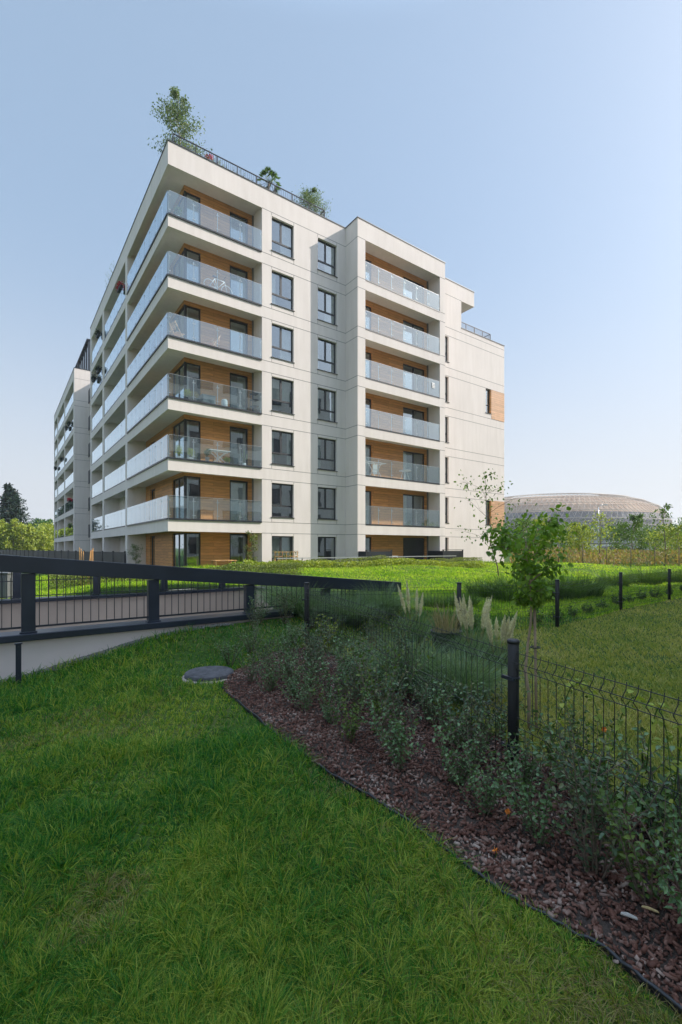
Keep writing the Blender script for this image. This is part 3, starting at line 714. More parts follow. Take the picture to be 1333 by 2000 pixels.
while u_ < 4.5:
    if min(abs(u_ - (0.23 + 1.2 * i)) for i in range(-5, 5)) > 0.09:
        bb.bar((u_, 5.70, -0.80), (u_, 5.70, ztop(u_) - 0.166), 0.007, 0.007)
    u_ += 0.078
bb.bar((-4.9, 5.70, -0.80), (4.5, 5.70, -0.80), 0.012, 0.02)
bb.build('bar_railing', M['rail'], rampt)
bb = MB(); u_ = -6.9
while u_ < 4.5:
    bb.bar((u_, 9.6, -0.86), (u_, 9.6, -0.50), 0.008, 0.008); u_ += 0.11
for z in (-0.82, -0.56): bb.bar((-7, 9.6, z), (4.5, 9.6, z), 0.012, 0.014)
bb.build('bar_railing', M['rail'], rampt)
bb = MB(); v_ = 5.95
while v_ < 9.4:
    bb.bar((4.66, v_, -0.855), (4.66, v_, -0.52), 0.008, 0.008); v_ += 0.11
for z in (-0.82, -0.56): bb.bar((4.66, 5.9, z), (4.66, 9.5, z), 0.012, 0.014)
bb.build('bar_railing', M['rail'], rampt)
# gravel drip strip along the wall
gv_poly = [U2W(-8, 5.6), U2W(2.2, 5.6), U2W(2.2, 5.52), U2W(-8, 5.40)]
gs = sheet('gravel_strip', gv_poly, 0.012, M['gravel'], 0.03); tag(gs, kind='structure')
n = 2600; uu = rng.uniform(-3.5, 2.3, n); vv = 5.58 - rng.random(n) * 0.17
X, Y = U2W(uu, vv); Z = G(X, Y) + 0.012
a = rand_unit(n) * rng.uniform(0.006, 0.014, (n, 1)); b = nrm(np.cross(a, rand_unit(n))) * rng.uniform(0.006, 0.014, (n, 1)); c = nrm(np.cross(a, b)) * rng.uniform(0.004, 0.009, (n, 1))
P0 = np.stack([X, Y, Z], 1); oct_ = np.stack([P0 + a, P0 - a, P0 + b, P0 - b, P0 + c, P0 - c], 1)
fq = np.array([[0,2,4],[2,1,4],[1,3,4],[3,0,4],[2,0,5],[1,2,5],[3,1,5],[0,3,5]])
gr = raw_mesh('gravel', oct_.reshape(-1, 3), [(np.arange(n)[:, None, None] * 6 + fq).reshape(-1, 3)], M['gravel'], smooth=True)
tag(gr, 'grey gravel strip along the foot of the ramp wall', 'gravel', kind='stuff')
# slim marker post on the lawn in front of the wall
x, y = at(36, 4.32); mp_ = MB(); mp_.box(-0.022, 0.022, -0.012, 0.012, -0.05, EYE - g1(x, y) - 0.885); mp_.box(-0.03, 0.03, -0.02, 0.02, EYE - g1(x, y) - 0.885, EYE - g1(x, y) - 0.875)
for z in (0.1, 0.25, 0.36): mp_.tube([(0, -0.014, z), (0, -0.018, z)], 0.006, 8)
o = mp_.build('marker_post', M['beam'], loc=(x, y, g1(x, y)), rz=TH); tag(o, 'slim dark steel post on the lawn below the ramp coping', 'post')

# ================================================================= MANHOLE COVER
x, y = -1.20, 4.28
mh = thing('manhole_cover', 'round grey concrete manhole cover at the corner of the mulch bed', 'manhole cover', (x, y, g1(x, y)), 0.3); mh.scale = (0.72, 0.72, 0.9)
k = MB(); k.lathe([(0.30, -0.10), (0.30, 0.035), (0.285, 0.043), (0.0, 0.046)], n=48); k.build('cover', simple('worn_concrete', (0.085, 0.082, 0.088), 0.85, var=0.45, scale=14, bmp=0.9), mh)
k = MB(); k.lathe([(0.31, -0.10), (0.335, -0.08), (0.33, 0.0), (0.305, 0.006), (0.301, -0.01)], n=40); k.build('frame_ring', M['ramp_wall'], mh)

# ================================================================= GARDEN FENCE
fence = thing('garden_fence', 'low black wire mesh fence around the garden, with black posts', 'fence', (0.91, 2.48, 0))
fpts = [(1.81, 0.15), (0.91, 2.48), (-0.40, 5.49), (1.58, 6.28), (3.25, 7.06), (5.30, 8.9), (7.48, 10.7), (9.9, 12.7), (12.6, 14.9)]
fo = Vector((0.91, 2.48, 0))
for i, (x, y) in enumerate(fpts):
    h = g1(x, y); p = MB(); p.tube([(0, 0, -0.3), (0, 0, 0.70), (0, 0, 0.705)], [0.029, 0.029, 0.026], 20)
    p.tube([(0, 0, 0.70), (0, 0, 0.716), (0, 0, 0.722)], [0.032, 0.032, 0.024], 20)
    o = p.build('post', M['black_plastic'], fence, loc=Vector((x, y, h)) - fo)
    q2 = fpts[min(i + 1, len(fpts) - 1)]; q1 = fpts[max(i - 1, 0)]; an = math.atan2(q2[1] - q1[1], q2[0] - q1[0])
    c = MB()
    for z in (0.52, 0.16):
        c = MB(); c.tube([(0, 0, z - 0.006), (0, 0, z + 0.006)], 0.034, 16); c.box(-0.045, 0.045, 0.028, 0.040, z - 0.009, z + 0.009)
        for e in (-0.038, 0.038): c.tube([(e, 0.022, z), (e, 0.046, z)], 0.005, 8)
        c.build('clamp', M['rail'], o, rz=an)
for (x0, y0), (x1, y1) in zip(fpts[:-1], fpts[1:]):
    L = math.hypot(x1 - x0, y1 - y0); dx, dy = (x1 - x0) / L, (y1 - y0) / L; nx, ny = -dy, dx
    w = MB(); n = int((L - 0.07) / 0.05); far = y0 > 6
    prof = [(0.665, -0.004), (0.635, 0.0), (0.60, 0.026), (0.57, 0.0), (0.32, 0.0), (0.295, 0.02), (0.27, 0.0), (0.04, 0.0)]
    rr = 0.0019
    def fp(t, z, off): 
        X_, Y_ = x0 + dx * t, y0 + dy * t
        hz = g1(x0, y0) * (1 - t / L) + g1(x1, y1) * t / L
        return Vector((X_ + nx * off, Y_ + ny * off, hz + z)) - fo
    for i in range(n + 1):
        t = 0.035 + (L - 0.07) * i / n
        w.tube([fp(t, z, o_) for z, o_ in prof], rr, 4, caps=False)
    for z, o_ in ((0.655, 0.004), (0.61, 0.028), (0.57, 0.005), (0.32, 0.005), (0.27, 0.005), (0.06, 0.005)):
        w.tube([fp(0.03, z, o_), fp(L - 0.03, z, o_)], rr * 1.15, 4, caps=False)
    w.build('wire_panel', M['black_plastic'], fence)

# ================================================================= PLANT BUILDERS
def curve_pts(p, d, L, n, bend, r, grav=0.0):
    pts = [Vector(p)]; d = Vector(d).normalized(); st = L / n
    for i in range(n):
        d = (d + Vector((r.uniform(-1, 1), r.uniform(-1, 1), r.uniform(-1, 1))) * bend + Vector((0, 0, grav))).normalized()
        pts.append(pts[-1] + d * st)
    return pts
def shrub(parent_name, label, cat, h, nst, spread, leafL, leafW, mat, seed, dens=60, bark='bark', group=None, bend=0.10):
    r = random.Random(seed); q_ = np.random.default_rng(seed)
    t = thing(parent_name, label, cat, group=group); sm_ = MB(); P_, D_ = [], []
    for i in range(nst):
        a = r.uniform(0, 6.283); ti = r.uniform(0.05, spread); L = h * r.uniform(0.6, 1.1)
        pts = curve_pts((math.cos(a) * 0.03 * r.random(), math.sin(a) * 0.03 * r.random(), -0.02), (math.cos(a) * ti, math.sin(a) * ti, 1), L, 7, bend, r, 0.02)
        sm_.tube(pts, [0.0045 * (1 - 0.11 * j) for j in range(8)], 4, caps=False)
        subs = [pts]
        for b_ in range(r.randint(2, 4)):
            j = r.randint(2, 5); a2 = r.uniform(0, 6.283)
            sp = curve_pts(pts[j], (math.cos(a2), math.sin(a2), 0.9), L * r.uniform(0.2, 0.42), 4, 0.12, r, 0.03)
            sm_.tube(sp, [0.0022, 0.002, 0.0016, 0.0013, 0.001], 3, caps=False); subs.append(sp)
        for sp in subs:
            Ls = sum((sp[j+1] - sp[j]).length for j in range(len(sp) - 1)); nl = max(4, int(Ls * dens)); n0 = 0.12 if sp is pts else 0.0
            for e in range(nl):
                f = n0 + (1 - n0) * (e + r.random()) / nl; g_ = min(f * (len(sp) - 1), len(sp) - 1.001); j = int(g_)
                p = sp[j].lerp(sp[j+1], g_ - j); ax = (sp[j+1] - sp[j]).normalized(); a3 = e * 2.4 + r.uniform(-.5, .5)
                o1 = ax.orthogonal().normalized(); o2 = ax.cross(o1); d = (o1 * math.cos(a3) + o2 * math.sin(a3)) * 0.9 + ax * 0.55
                P_.append(p); D_.append(d)
    sm_.build('stems', M[bark], t)
    P_ = np.array([list(v) for v in P_]); D_ = np.array([list(v) for v in D_]); n = len(P_)
    leaf_mesh('leaves', P_, D_, leafL * q_.uniform(0.6, 1.15, n), leafW * q_.uniform(0.7, 1.1, n), M[mat], t, up=0.55, r=q_)
    return t
def tree(name, label, cat, loc, H, crown_r, crown_z0, leafL, leafW, nleaf, mat, bark, seed, trunk_r=0.03, shape='oval', levels=2, group=None, nlimb=12, droop=0.0, clumpy=0.5, rz=0.0, lean=(0, 0)):
    """tapered trunk, limbs reaching into the crown, leaves in clumps round the limbs' ends"""
    r = random.Random(seed); q_ = np.random.default_rng(seed); t = thing(name, label, cat, loc, rz, group)
    tm = MB(); n = 9; top = []
    p = Vector((0, 0, -0.05)); tr = [p.copy()]
    for i in range(n):
        p = p + Vector((r.uniform(-.02, .02) * H + lean[0] * H / n, r.uniform(-.02, .02) * H + lean[1] * H / n, H * 0.96 / n)); tr.append(p.copy())
    tm.tube(tr, [trunk_r * (1 - 0.085 * i) for i in range(n + 1)], 8)
    cents = []
    for i in range(nlimb):
        f = (i + r.random()) / nlimb; z = crown_z0 + (H * 0.93 - crown_z0) * f; g_ = min(z / (H * 0.96) * n, n - 0.01); j = int(g_)
        b0 = tr[j].lerp(tr[j+1], g_ - j)
        if shape == 'oval': rad = crown_r * (0.35 + 0.75 * math.sin(math.pi * min(1, 0.12 + 0.88 * f)) ** 0.8)
        elif shape == 'cone': rad = crown_r * (1.08 - f)
        elif shape == 'vase': rad = crown_r * (0.35 + 0.8 * f) * (1.0 if f < 0.8 else 0.7)
        else: rad = crown_r
        a = i * 2.4 + r.uniform(-.5, .5); rad *= r.uniform(0.7, 1.15); upz = r.uniform(0.25, 0.9) if shape != 'cone' else r.uniform(-0.15, 0.15)
        pts = curve_pts(b0, (math.cos(a), math.sin(a), upz), rad, 6, 0.14, r, -droop)
        tm.tube(pts, [trunk_r * 0.42 * (1 - f * 0.5) * (1 - 0.14 * j2) for j2 in range(7)], 5, caps=False)
        cents += [(q2, rad) for q2 in pts[2:]]
        for b_ in range(levels * 2):
            j = r.randint(1, 5); a2 = a + r.uniform(-1.3, 1.3)
            sp = curve_pts(pts[j], (math.cos(a2), math.sin(a2), r.uniform(-.1, .9)), rad * r.uniform(0.35, 0.6), 4, 0.2, r, -droop)
            tm.tube(sp, [trunk_r * 0.16 * (1 - 0.18 * j2) for j2 in range(5)], 4, caps=False); cents += [(q2, rad) for q2 in sp[1:]]
    tm.build('trunk', M[bark], t)
    w = q_.random(len(cents)) ** (1 + clumpy * 2); w /= w.sum()
    ch = q_.choice(len(cents), nleaf, p=w); base = np.array([list(c[0]) for c in cents])[ch]; rd = np.array([c[1] for c in cents])[ch]
    off = q_.normal(size=(nleaf, 3)) * (rd * 0.17)[:, None]; P_ = base + off
    D_ = rand_unit(nleaf, q_) + np.array([0, 0, -0.3 - droop]) + nrm(off) * 0.5
    leaf_mesh('crown', P_, D_, leafL * q_.uniform(0.6, 1.2, nleaf), leafW * q_.uniform(0.7, 1.2, nleaf), M[mat], t, up=0.4, r=q_)
    return t
def clump(name, label, cat, loc, n, h, spread, width, mat, seed, group=None, base_r=0.1, curl=0.6, part='blades'):
    q_ = np.random.default_rng(seed); t = thing(name, label, cat, loc, group=group)
    a = q_.random(n) * 6.283; rr = base_r * np.sqrt(q_.random(n)); p = np.stack([np.cos(a) * rr, np.sin(a) * rr, np.full(n, -0.02)], 1)
    a2 = a + q_.normal(size=n) * 0.5; l = spread * q_.random(n) ** 0.7; lean = np.stack([np.cos(a2) * l, np.sin(a2) * l], 1)
    blades(part, p, lean, h * q_.uniform(0.55, 1.1, n), width, M[mat], t, r=q_, curl=curl)
    return t
def hedge(name, label, p0, p1, wid, h, mat, nl, seed, leaf=0.06, cat='hedge'):
    q_ = np.random.default_rng(seed); x0, y0 = p0; x1, y1 = p1; L = math.hypot(x1 - x0, y1 - y0)
    t = thing(name, label, cat, ((x0 + x1) / 2, (y0 + y1) / 2, 0)); dx, dy = (x1 - x0) / L, (y1 - y0) / L
    s = q_.random(nl) * L; hh = h * (0.75 + 0.45 * N2(s * 1.3 + seed, s * 0.2)); z = hh * (1 - q_.random(nl) ** 1.7)
    o = (q_.random(nl) - 0.5) * wid * (1.1 - 0.35 * (z / hh) ** 3)
    X = x0 + dx * s - dy * o; Y = y0 + dy * s + dx * o
    P_ = np.stack([X - (x0 + x1) / 2, Y - (y0 + y1) / 2, G(X, Y) + z], 1)
    leaf_mesh('leaves', P_, rand_unit(nl, q_) + np.array([0, 0, 0.35]), leaf * q_.uniform(.6, 1.2, nl), leaf * 0.6, M[mat], t, up=0.4, r=q_)
    st = MB(); m = int(L / 0.3)
    for i in range(m):
        ss = (i + .5) / m * L; X_, Y_ = x0 + dx * ss, y0 + dy * ss
        for b_ in range(3):
            st.tube(curve_pts((X_ - (x0 + x1) / 2, Y_ - (y0 + y1) / 2, g1(X_, Y_) - .03), (rnd.uniform(-.5, .5), rnd.uniform(-.5, .5), 1), h * 0.8, 3, 0.15, rnd), [0.008, 0.006, 0.004, 0.002], 4, caps=False)
    st.build('stems', M['bark'], t); return t

# ================================================================= SHRUBS IN THE MULCH BED
variants = [shrub('garden_shrub', '', 'shrub', [0.46, 0.54, 0.40, 0.50, 0.44][i], [11, 9, 12, 10, 13][i], [0.62, 0.45, 0.75, 0.5, 0.65][i], [0.028, 0.032, 0.024, 0.030, 0.027][i], [0.017, 0.021, 0.014, 0.015, 0.018][i], ['leaf_shrub', 'leaf_shrub_b', 'leaf_shrub', 'leaf_shrub_c', 'leaf_shrub'][i], 20 + i, dens=[58, 50, 62, 50, 58][i]) for i in range(5)]
el = np.array(edge_line)
def edge_dist(x, y):
    best = 9
    for (ax, ay), (bx, by) in zip(edge_line[:-1], edge_line[1:]):
        t_ = max(0, min(1, ((x-ax)*(bx-ax)+(y-ay)*(by-ay)) / ((bx-ax)**2+(by-ay)**2))); best = min(best, math.hypot(x-ax-t_*(bx-ax), y-ay-t_*(by-ay)))
    return best
spots = []; tries = 0
pr = random.Random(3)
while tries < 6000:
    tries += 1; x = pr.uniform(-1.7, 2.2); y = pr.uniform(0.7, 6.9)
    if not pip(np.array([x]), np.array([y]))[0] and not inpoly(np.array([x]), np.array([y]), [(-1.05, 4.4), (0.2, 4.6), (0.9, 5.6), (0.5, 6.3), (-0.6, 6.5), (-1.35, 5.75)])[0]: continue
    e = edge_dist(x, y); need = 0.26 if y < 3.6 else (0.22 if y < 4.6 else 0.08)
    if e < need or math.hypot(x + 1.20, y - 4.28) < 0.42: continue
    if x < 0.70 * y * 1.2 and True:
        if min([math.hypot(x - a, y - b) for a, b, _ in spots] + [9]) > ((0.19 if x > 0.42 * y else 0.25) if y < 3.6 else (0.28 if y < 4.5 else 0.33)): spots.append((x, y, e))
GS = 'dark shrubs planted in the bark mulch'
ORD = 'first second third fourth fifth sixth seventh eighth ninth tenth eleventh twelfth thirteenth fourteenth fifteenth sixteenth seventeenth eighteenth nineteenth twentieth'.split()
ORD += ['twenty-' + o for o in ORD[:9]] + ['thirtieth'] + ['thirty-' + o for o in ORD[:9]] + ['fortieth'] + ['forty-' + o for o in ORD[:9]]
cnt = {}
spots.sort(key=lambda p: p[1])
for i, (x, y, e) in enumerate(spots):
    v = variants[i % 5 if i < 5 else pr.choice([0, 1, 2, 3, 4])]; sc = pr.uniform(0.72, 1.18) * (1.12 if x > 0.42 * y else 1.0) * (1.0 if e > 0.45 else 0.82) * (0.85 if y > 4.8 else 1.0)
    px = x / y
    if y < 1.9: lab = 'dark glossy shrub at the lower right end of the mulch bed'
    elif y > 4.6: lab = 'thin-stemmed shrub between manhole cover and ramp end'
    elif e < 0.42: lab = 'small dark shrub at the open mulch side of the row'
    elif px > 0.36: lab = 'dark shrub at the wire fence right of the near post'
    else: lab = 'dark small-leaved shrub in the row along the wire fence'
    k0 = lab; cnt[k0] = cnt.get(k0, -1) + 1; lab = k0 + ', %s nearest' % ORD[cnt[k0]]
    loc = (x, y, g1(x, y)); rz = pr.uniform(0, 6.28)
    if i < 5:
        v.location = loc; v.rotation_euler = (0, 0, rz); v.scale = (sc,) * 3; v['label'] = lab; v['group'] = GS; variants[i] = v
    else: dup(v, loc, rz, lab, sc, GS)

# bark chips lying in the bed
n = 130000; X = rng.uniform(-1.7, 2.3, n); Y = 0.6 + 6.6 * rng.random(n) ** 1.7
m_ = pip(X, Y); X, Y = X[m_], Y[m_]; n = len(X); Z = G(X, Y) + 0.014 + rng.random(n) * 0.016
n_ = n; a = rand_unit(n); a[:, 2] *= 0.35; a = nrm(a); up_ = nrm(np.stack([rng.normal(size=n) * 0.35, rng.normal(size=n) * 0.35, np.ones(n)], 1)); b = nrm(np.cross(up_, a))
L = np.minimum(rng.gamma(2.0, 0.0026, n), 0.016)[:, None] + 0.0025; Wc = L * rng.uniform(0.18, 0.6, (n, 1)); P0 = np.stack([X, Y, Z], 1); up_ = np.cross(a, b) * 0.003
skew = b * Wc * rng.uniform(-.4, .4, (n, 1))
cs = np.stack([P0 - a*L - b*Wc + up_, P0 + a*L - b*Wc*0.7 + skew + up_, P0 + a*L*0.8 + b*Wc + up_, P0 - a*L*0.9 + b*Wc*0.8 + skew + up_,
               P0 - a*L - b*Wc - up_, P0 + a*L - b*Wc*0.7 + skew - up_, P0 + a*L*0.8 + b*Wc - up_, P0 - a*L*0.9 + b*Wc*0.8 + skew - up_], 1)
fq = np.array([[0,1,2,3],[0,4,5,1],[1,5,6,2],[2,6,7,3],[3,7,4,0]])
chips = raw_mesh('bark_mulch', cs.reshape(-1, 3), [(np.arange(n)[:, None, None] * 8 + fq).reshape(-1, 4)], M['mulch'])
tag(chips, 'reddish brown bark mulch covering the planting bed', 'mulch', kind='stuff')
# plastic lawn edging
ed = MB(); pts = []
for (ax, ay), (bx, by) in zip(edge_line[1:-1], edge_line[2:]):
    for k in range(6): t_ = k / 6; pts.append((ax + (bx-ax)*t_, ay + (by-ay)*t_))
wob = random.Random(2)
pts = [(x + wob.uniform(-.006, .006), y + wob.uniform(-.006, .006)) for x, y in pts]
ed.tube([(x, y, g1(x, y) + 0.022 + wob.uniform(-.004, .004)) for x, y in pts], 0.0055, 8)
vs = [q2 for x, y in pts for q2 in ((x, y, g1(x, y) - 0.03), (x, y, g1(x, y) + 0.022))]
ed._add(vs, [(2*i, 2*i+2, 2*i+3, 2*i+1) for i in range(len(pts) - 1)])
o = ed.build('lawn_edging', M['black_plastic']); tag(o, 'black plastic edging between the lawn and the mulch bed', 'edging')

# ================================================================= GRASS
def patch(x, y): return 0.62 * N1(x * 0.9 + 3, y * 0.9 + 9) + 0.38 * N2(x * 2.6, y * 2.6)
def grow(name, n, ylo, yhi, k, xr, keepf, lenf, wid0, widk, mat, lean0, label, cat='grass', curl=0.5):
    u_ = rng.random(n); Y = (ylo ** (1 - k) + u_ * (yhi ** (1 - k) - ylo ** (1 - k))) ** (1 / (1 - k))
    X = rng.uniform(xr[0], xr[1], n) * (Y * 0.80 + 0.15)
    m = keepf(X, Y); X, Y = X[m], Y[m]; n = len(X); pt_ = patch(X, Y); Lg = lenf(X, Y, pt_) * rng.uniform(0.5, 1.15, n)
    cell = 0.040 + 0.010 * Y; nr = 1 - sm(Y, 5.0, 7.5); ci, cj = np.floor(X / cell), np.floor(Y / cell)                       # blades spring from tufts and lean away from them
    hx = np.abs(np.sin(ci * 12.9898 + cj * 78.233) * 43758.5453) % 1; hy = np.abs(np.sin(ci * 39.346 + cj * 11.135) * 24634.634) % 1; hl = np.abs(np.sin(ci * 7.77 + cj * 3.33) * 9453.12) % 1
    cx_, cy_ = (ci + .15 + .7 * hx) * cell, (cj + .15 + .7 * hy) * cell; dx_, dy_ = X - cx_, Y - cy_
    X = cx_ * nr * .25 + (1 - nr * .25) * X; Y = cy_ * nr * .25 + (1 - nr * .25) * Y; Lg = Lg * (1 + nr * (0.6 * hl - 0.3))
    an = np.arctan2(dy_, dx_) + rng.normal(size=n) * (1.0 + 1.5 * (1 - nr)) + 1.6 * (N3(X * 1.7 + 5, Y * 1.7) - .5); am = lean0 * (0.25 + 0.7 * pt_ + 0.7 * hl) * rng.uniform(0.1, 1.3, n)
    lean = np.stack([np.cos(an) * am, np.sin(an) * am], 1)
    o = blades(name, np.stack([X, Y, G(X, Y) - 0.005], 1), lean, Lg, wid0 + widk * Y, M[mat], curl=curl)
    tag(o, label, cat, kind='stuff'); return o
def in_pit(X, Y, m=0.12):
    u_, v_ = W2U(X, Y); return (u_ < PIT_U1 + 0.2) & (v_ > 5.60 - m) & (v_ < 9.78)
def right_of_fence(X, Y):
    # right of the near fence line and on the garden's side of the cross fence
    a = (X - 0.91) * (5.49 - 2.48) - (Y - 2.48) * (-0.40 - 0.91)      # >0 on the right
    b_ = Y < np.interp(X, [-0.4, 1.58, 3.25, 5.3, 7.48, 9.9, 12.6], [5.49, 6.28, 7.06, 8.9, 10.7, 12.7, 14.9])
    return (a > 0) & b_
mhd = lambda X, Y: np.hypot(X + 1.20, Y - 4.28) > 0.235
def keep_near(X, Y): return (rng.random(len(X)) > 0.5 * sm(X + 0.30 * Y, 0.0, 1.1) * (1 - sm(Y, 2.6, 3.8))) & ~pip(X, Y) & ~in_pit(X, Y) & ~right_of_fence(X, Y) & mhd(X, Y)
def len_near(X, Y, p):
    dry = sm(X + 0.30 * Y, 0.1, 1.5) * (1 - sm(Y, 2.4, 3.6))             # the short dry strip beside the edging
    e = np.array([0.0])
    return (0.036 + 0.070 * sm(p, 0.40, 0.62)) * (1 - 0.40 * dry) * (0.8 + 0.3 * sm(Y, 1.5, 3.5))
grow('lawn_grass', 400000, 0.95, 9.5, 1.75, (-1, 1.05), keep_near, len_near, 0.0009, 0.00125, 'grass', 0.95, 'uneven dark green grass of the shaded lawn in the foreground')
grow('garden_lawn', 110000, 2.3, 14, 1.5, (0.0, 1.05), lambda X, Y: right_of_fence(X, Y) & ~pip(X, Y), lambda X, Y, p: 0.035 + 0.03 * p, 0.0012, 0.0013, 'grass_garden', 0.6, 'short brownish green grass of the fenced garden')
grow('dry_grass', 120000, 0.95, 8.5, 1.6, (-1, 1.05), lambda X, Y: keep_near(X, Y) & ((N2(X * 1.3 + 20, Y * 1.3) + 0.55 * sm(X + 0.3 * Y, -0.1, 0.9)) > 0.68), lambda X, Y, p: 0.040 + 0.02 * p, 0.0010, 0.0008, 'straw_mix', 1.0, 'thin dry yellow and brown blades among the foreground lawn')
def keep_far(X, Y):
    u_, v_ = W2U(X, Y); return ~in_pit(X, Y, 0.3) & ~right_of_fence(X, Y) & (v_ < 23.2) & ~pip(X, Y)
def len_far(X, Y, p):
    u_, v_ = W2U(X, Y); edge = sm(v_, 17.5, 19.5)
    return 0.05 + 0.05 * sm(p, .4, .7) + 0.16 * edge * sm(p, .3, .6)
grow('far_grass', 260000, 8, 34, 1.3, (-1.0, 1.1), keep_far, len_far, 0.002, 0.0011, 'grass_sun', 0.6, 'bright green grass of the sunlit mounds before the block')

# ================================================================= GARDEN PLANTS BEHIND THE WIRE
def gl(px, Z): x, y = at(px, Z); return (x, y, g1(x, y))
t = tree('young_tree', 'young staked tree with a dense dark green crown beside the near fence post', 'tree', gl(1036, 3.05), 1.42, 0.28, 0.86, 0.036, 0.029, 1250, 'leaf_young', 'young_bark', 4, trunk_r=0.014, shape='vase', nlimb=14, levels=2, clumpy=0.3, lean=(-0.01, 0.0))
st = MB(); st.tube([(0.035, -0.02, -0.1), (0.028, -0.02, 0.4), (0.02, -0.02, 0.92)], 0.009, 8); o = st.build('stake', M['young_bark'], t)
st = MB(); st.tube([(0.03 + 0.03 * math.cos(a), -0.01 + 0.03 * math.sin(a), 0.55) for a in [i * 0.7 for i in range(10)]], 0.004, 5); st.build('tie', M['black_plastic'], t)
sx, sy = at(966, 20); 
tree('sparse_sapling', 'tall thin sapling with few leaves in front of the right end of the block', 'sapling', gl(975, 19), 4.4, 1.3, 1.0, 0.13, 0.08, 260, 'leaf_mid', 'bark', 9, trunk_r=0.028, shape='oval', nlimb=11, levels=2, clumpy=1.2, lean=(-0.12, 0))
# ornamental grass clumps
GG = 'ornamental grass clumps'
clump('ornamental_clump', 'big arching dark green grass clump behind the wire in the garden', 'ornamental grass', gl(800, 4.0), 1300, 0.58, 1.1, 0.005, 'grass_blue', 31, base_r=0.16, curl=0.6)
clump('ornamental_clump', 'fine green grass clump behind the wire left of the near post', 'ornamental grass', gl(905, 3.7), 1000, 0.52, 1.0, 0.005, 'grass_blue', 32, base_r=0.14, curl=0.6)
big = clump('ornamental_clump', 'blue-green grass mound at the end of the ramp', 'ornamental grass', gl(560, 7.4), 1300, 0.60, 1.25, 0.007, 'grass_blue', 33, base_r=0.2, curl=0.7, group=GG)
for px, Z, lab in [(612, 7.6, 'blue-green grass mound just behind the second fence post'), (655, 7.1, 'blue-green grass mound under the low end of the ramp frame'), (700, 7.6, 'blue-green grass mound right of the ramp frame end'), (745, 7.0, 'blue-green grass mound left of the dry straw clump'), (590, 6.6, 'blue-green grass mound in front of the ramp corner'), (680, 6.4, 'low blue-green grass mound behind the wire middle')]:
    dup(big, gl(px, Z), rnd.uniform(0, 6), lab, rnd.uniform(0.8, 1.05), GG)
straw = clump('straw_tuft', 'dry straw-coloured grass growing in the black plant pot', 'dry grass', (gl(872, 5.3)[0], gl(872, 5.3)[1], gl(872, 5.3)[2] + .18), 170, 0.46, 0.5, 0.006, 'straw', 40, base_r=0.13, curl=0.2)
dup(straw, gl(722, 5.2), 2.0, 'low dry straw-coloured grass clump behind the wire middle', 0.55)
def pampas(px, Z, np_, h, seed, lab):
    q_ = np.random.default_rng(seed); r = random.Random(seed); t = clump('pampas_plant', lab, 'pampas grass', gl(px, Z), 420, h * 0.6, 0.8, 0.006, 'grass_blue', seed, base_r=0.10)
    for i in range(np_):
        a = r.uniform(0, 6.28); pts = curve_pts((math.cos(a) * .04, math.sin(a) * .04, 0), (math.cos(a) * 0.22, math.sin(a) * 0.22, 1), h * r.uniform(.8, 1.05), 6, 0.03, r)
        k = MB(); k.tube(pts, 0.003, 4, caps=False); so = k.build('stalk', M['straw'], t)
        m = 420; f = q_.random(m) * 0.52 + 0.48; idx = np.minimum((f * 6).astype(int), 5); pa = np.array([list(p) for p in pts]); P_ = pa[idx] + (pa[idx + 1] - pa[idx]) * (f * 6 - idx)[:, None]
        w = 0.026 * np.sin(np.pi * ((f - 0.48) / 0.52) ** 0.7) + 0.003; D_ = rand_unit(m, q_) + np.array([0, 0, 1.4]); P_ = P_ + rand_unit(m, q_) * (w * 0.4)[:, None]
        leaf_mesh('plume', P_, D_, w * 1.5, 0.008, M['plume'], so, r=q_)
    return t
pampas(925, 5.0, 10, 0.72, 51, 'pampas grass with the tallest white plumes behind the wire')
pampas(975, 4.7, 9, 0.58, 52, 'pampas grass with short white plumes beside the near fence post')
pampas(812, 5.9, 4, 0.78, 53, 'pampas grass with thin pale plumes left of the straw clump')
pt = MB(); pt.lathe([(0.10, 0), (0.15, 0.10), (0.17, 0.24), (0.18, 0.25), (0.165, 0.25), (0.14, 0.20), (0.0, 0.19)], n=24)
o = pt.build('plant_pot', M['black_plastic'], loc=gl(872, 5.3)); tag(o, 'black plastic plant pot among the dry grass behind the wire', 'plant pot')
# reedy grass and low shrubs along the cross fence
reed = clump('reed_clump', 'tall green reedy grass clump behind the young tree', 'reed grass', gl(1010, 10.5), 800, 0.74, 1.0, 0.012, 'leaf_mid', 61, base_r=0.5, curl=0.4, group='reedy grass beyond the cross fence')
for px, Z, s_, lab in [(950, 11.5, 0.8, 'green reedy grass clump left of the young tree crown'), (1060, 10.8, 0.85, 'green reedy grass clump below the right of the young tree crown'), (1100, 11.0, 0.95, 'green reedy grass clump behind the fourth fence post'), (1135, 11.5, 0.9, 'green reedy grass clump between the fourth and fifth fence posts'), (1200, 14.5, .8, 'dark reedy grass clump behind the fifth fence post'), (1262, 15.5, .9, 'dark reedy grass clump left of the sixth fence post'), (1320, 16.5, .9, 'dark reedy grass clump at the right edge beyond the cross fence'), (905, 9.5, .5, 'low reedy grass clump behind the third fence post'), (845, 9.2, .5, 'low reedy grass clump left of the third fence post')]:
    dup(reed, gl(px, Z), rnd.uniform(0, 6), lab, s_, 'reedy grass beyond the cross fence')
lowv = shrub('low_shrub', 'low shrub beyond the cross fence right of the third post', 'shrub', 0.30, 12, 0.9, 0.045, 0.028, 'leaf_mid', 71, dens=40, group='low shrubs along the cross fence')
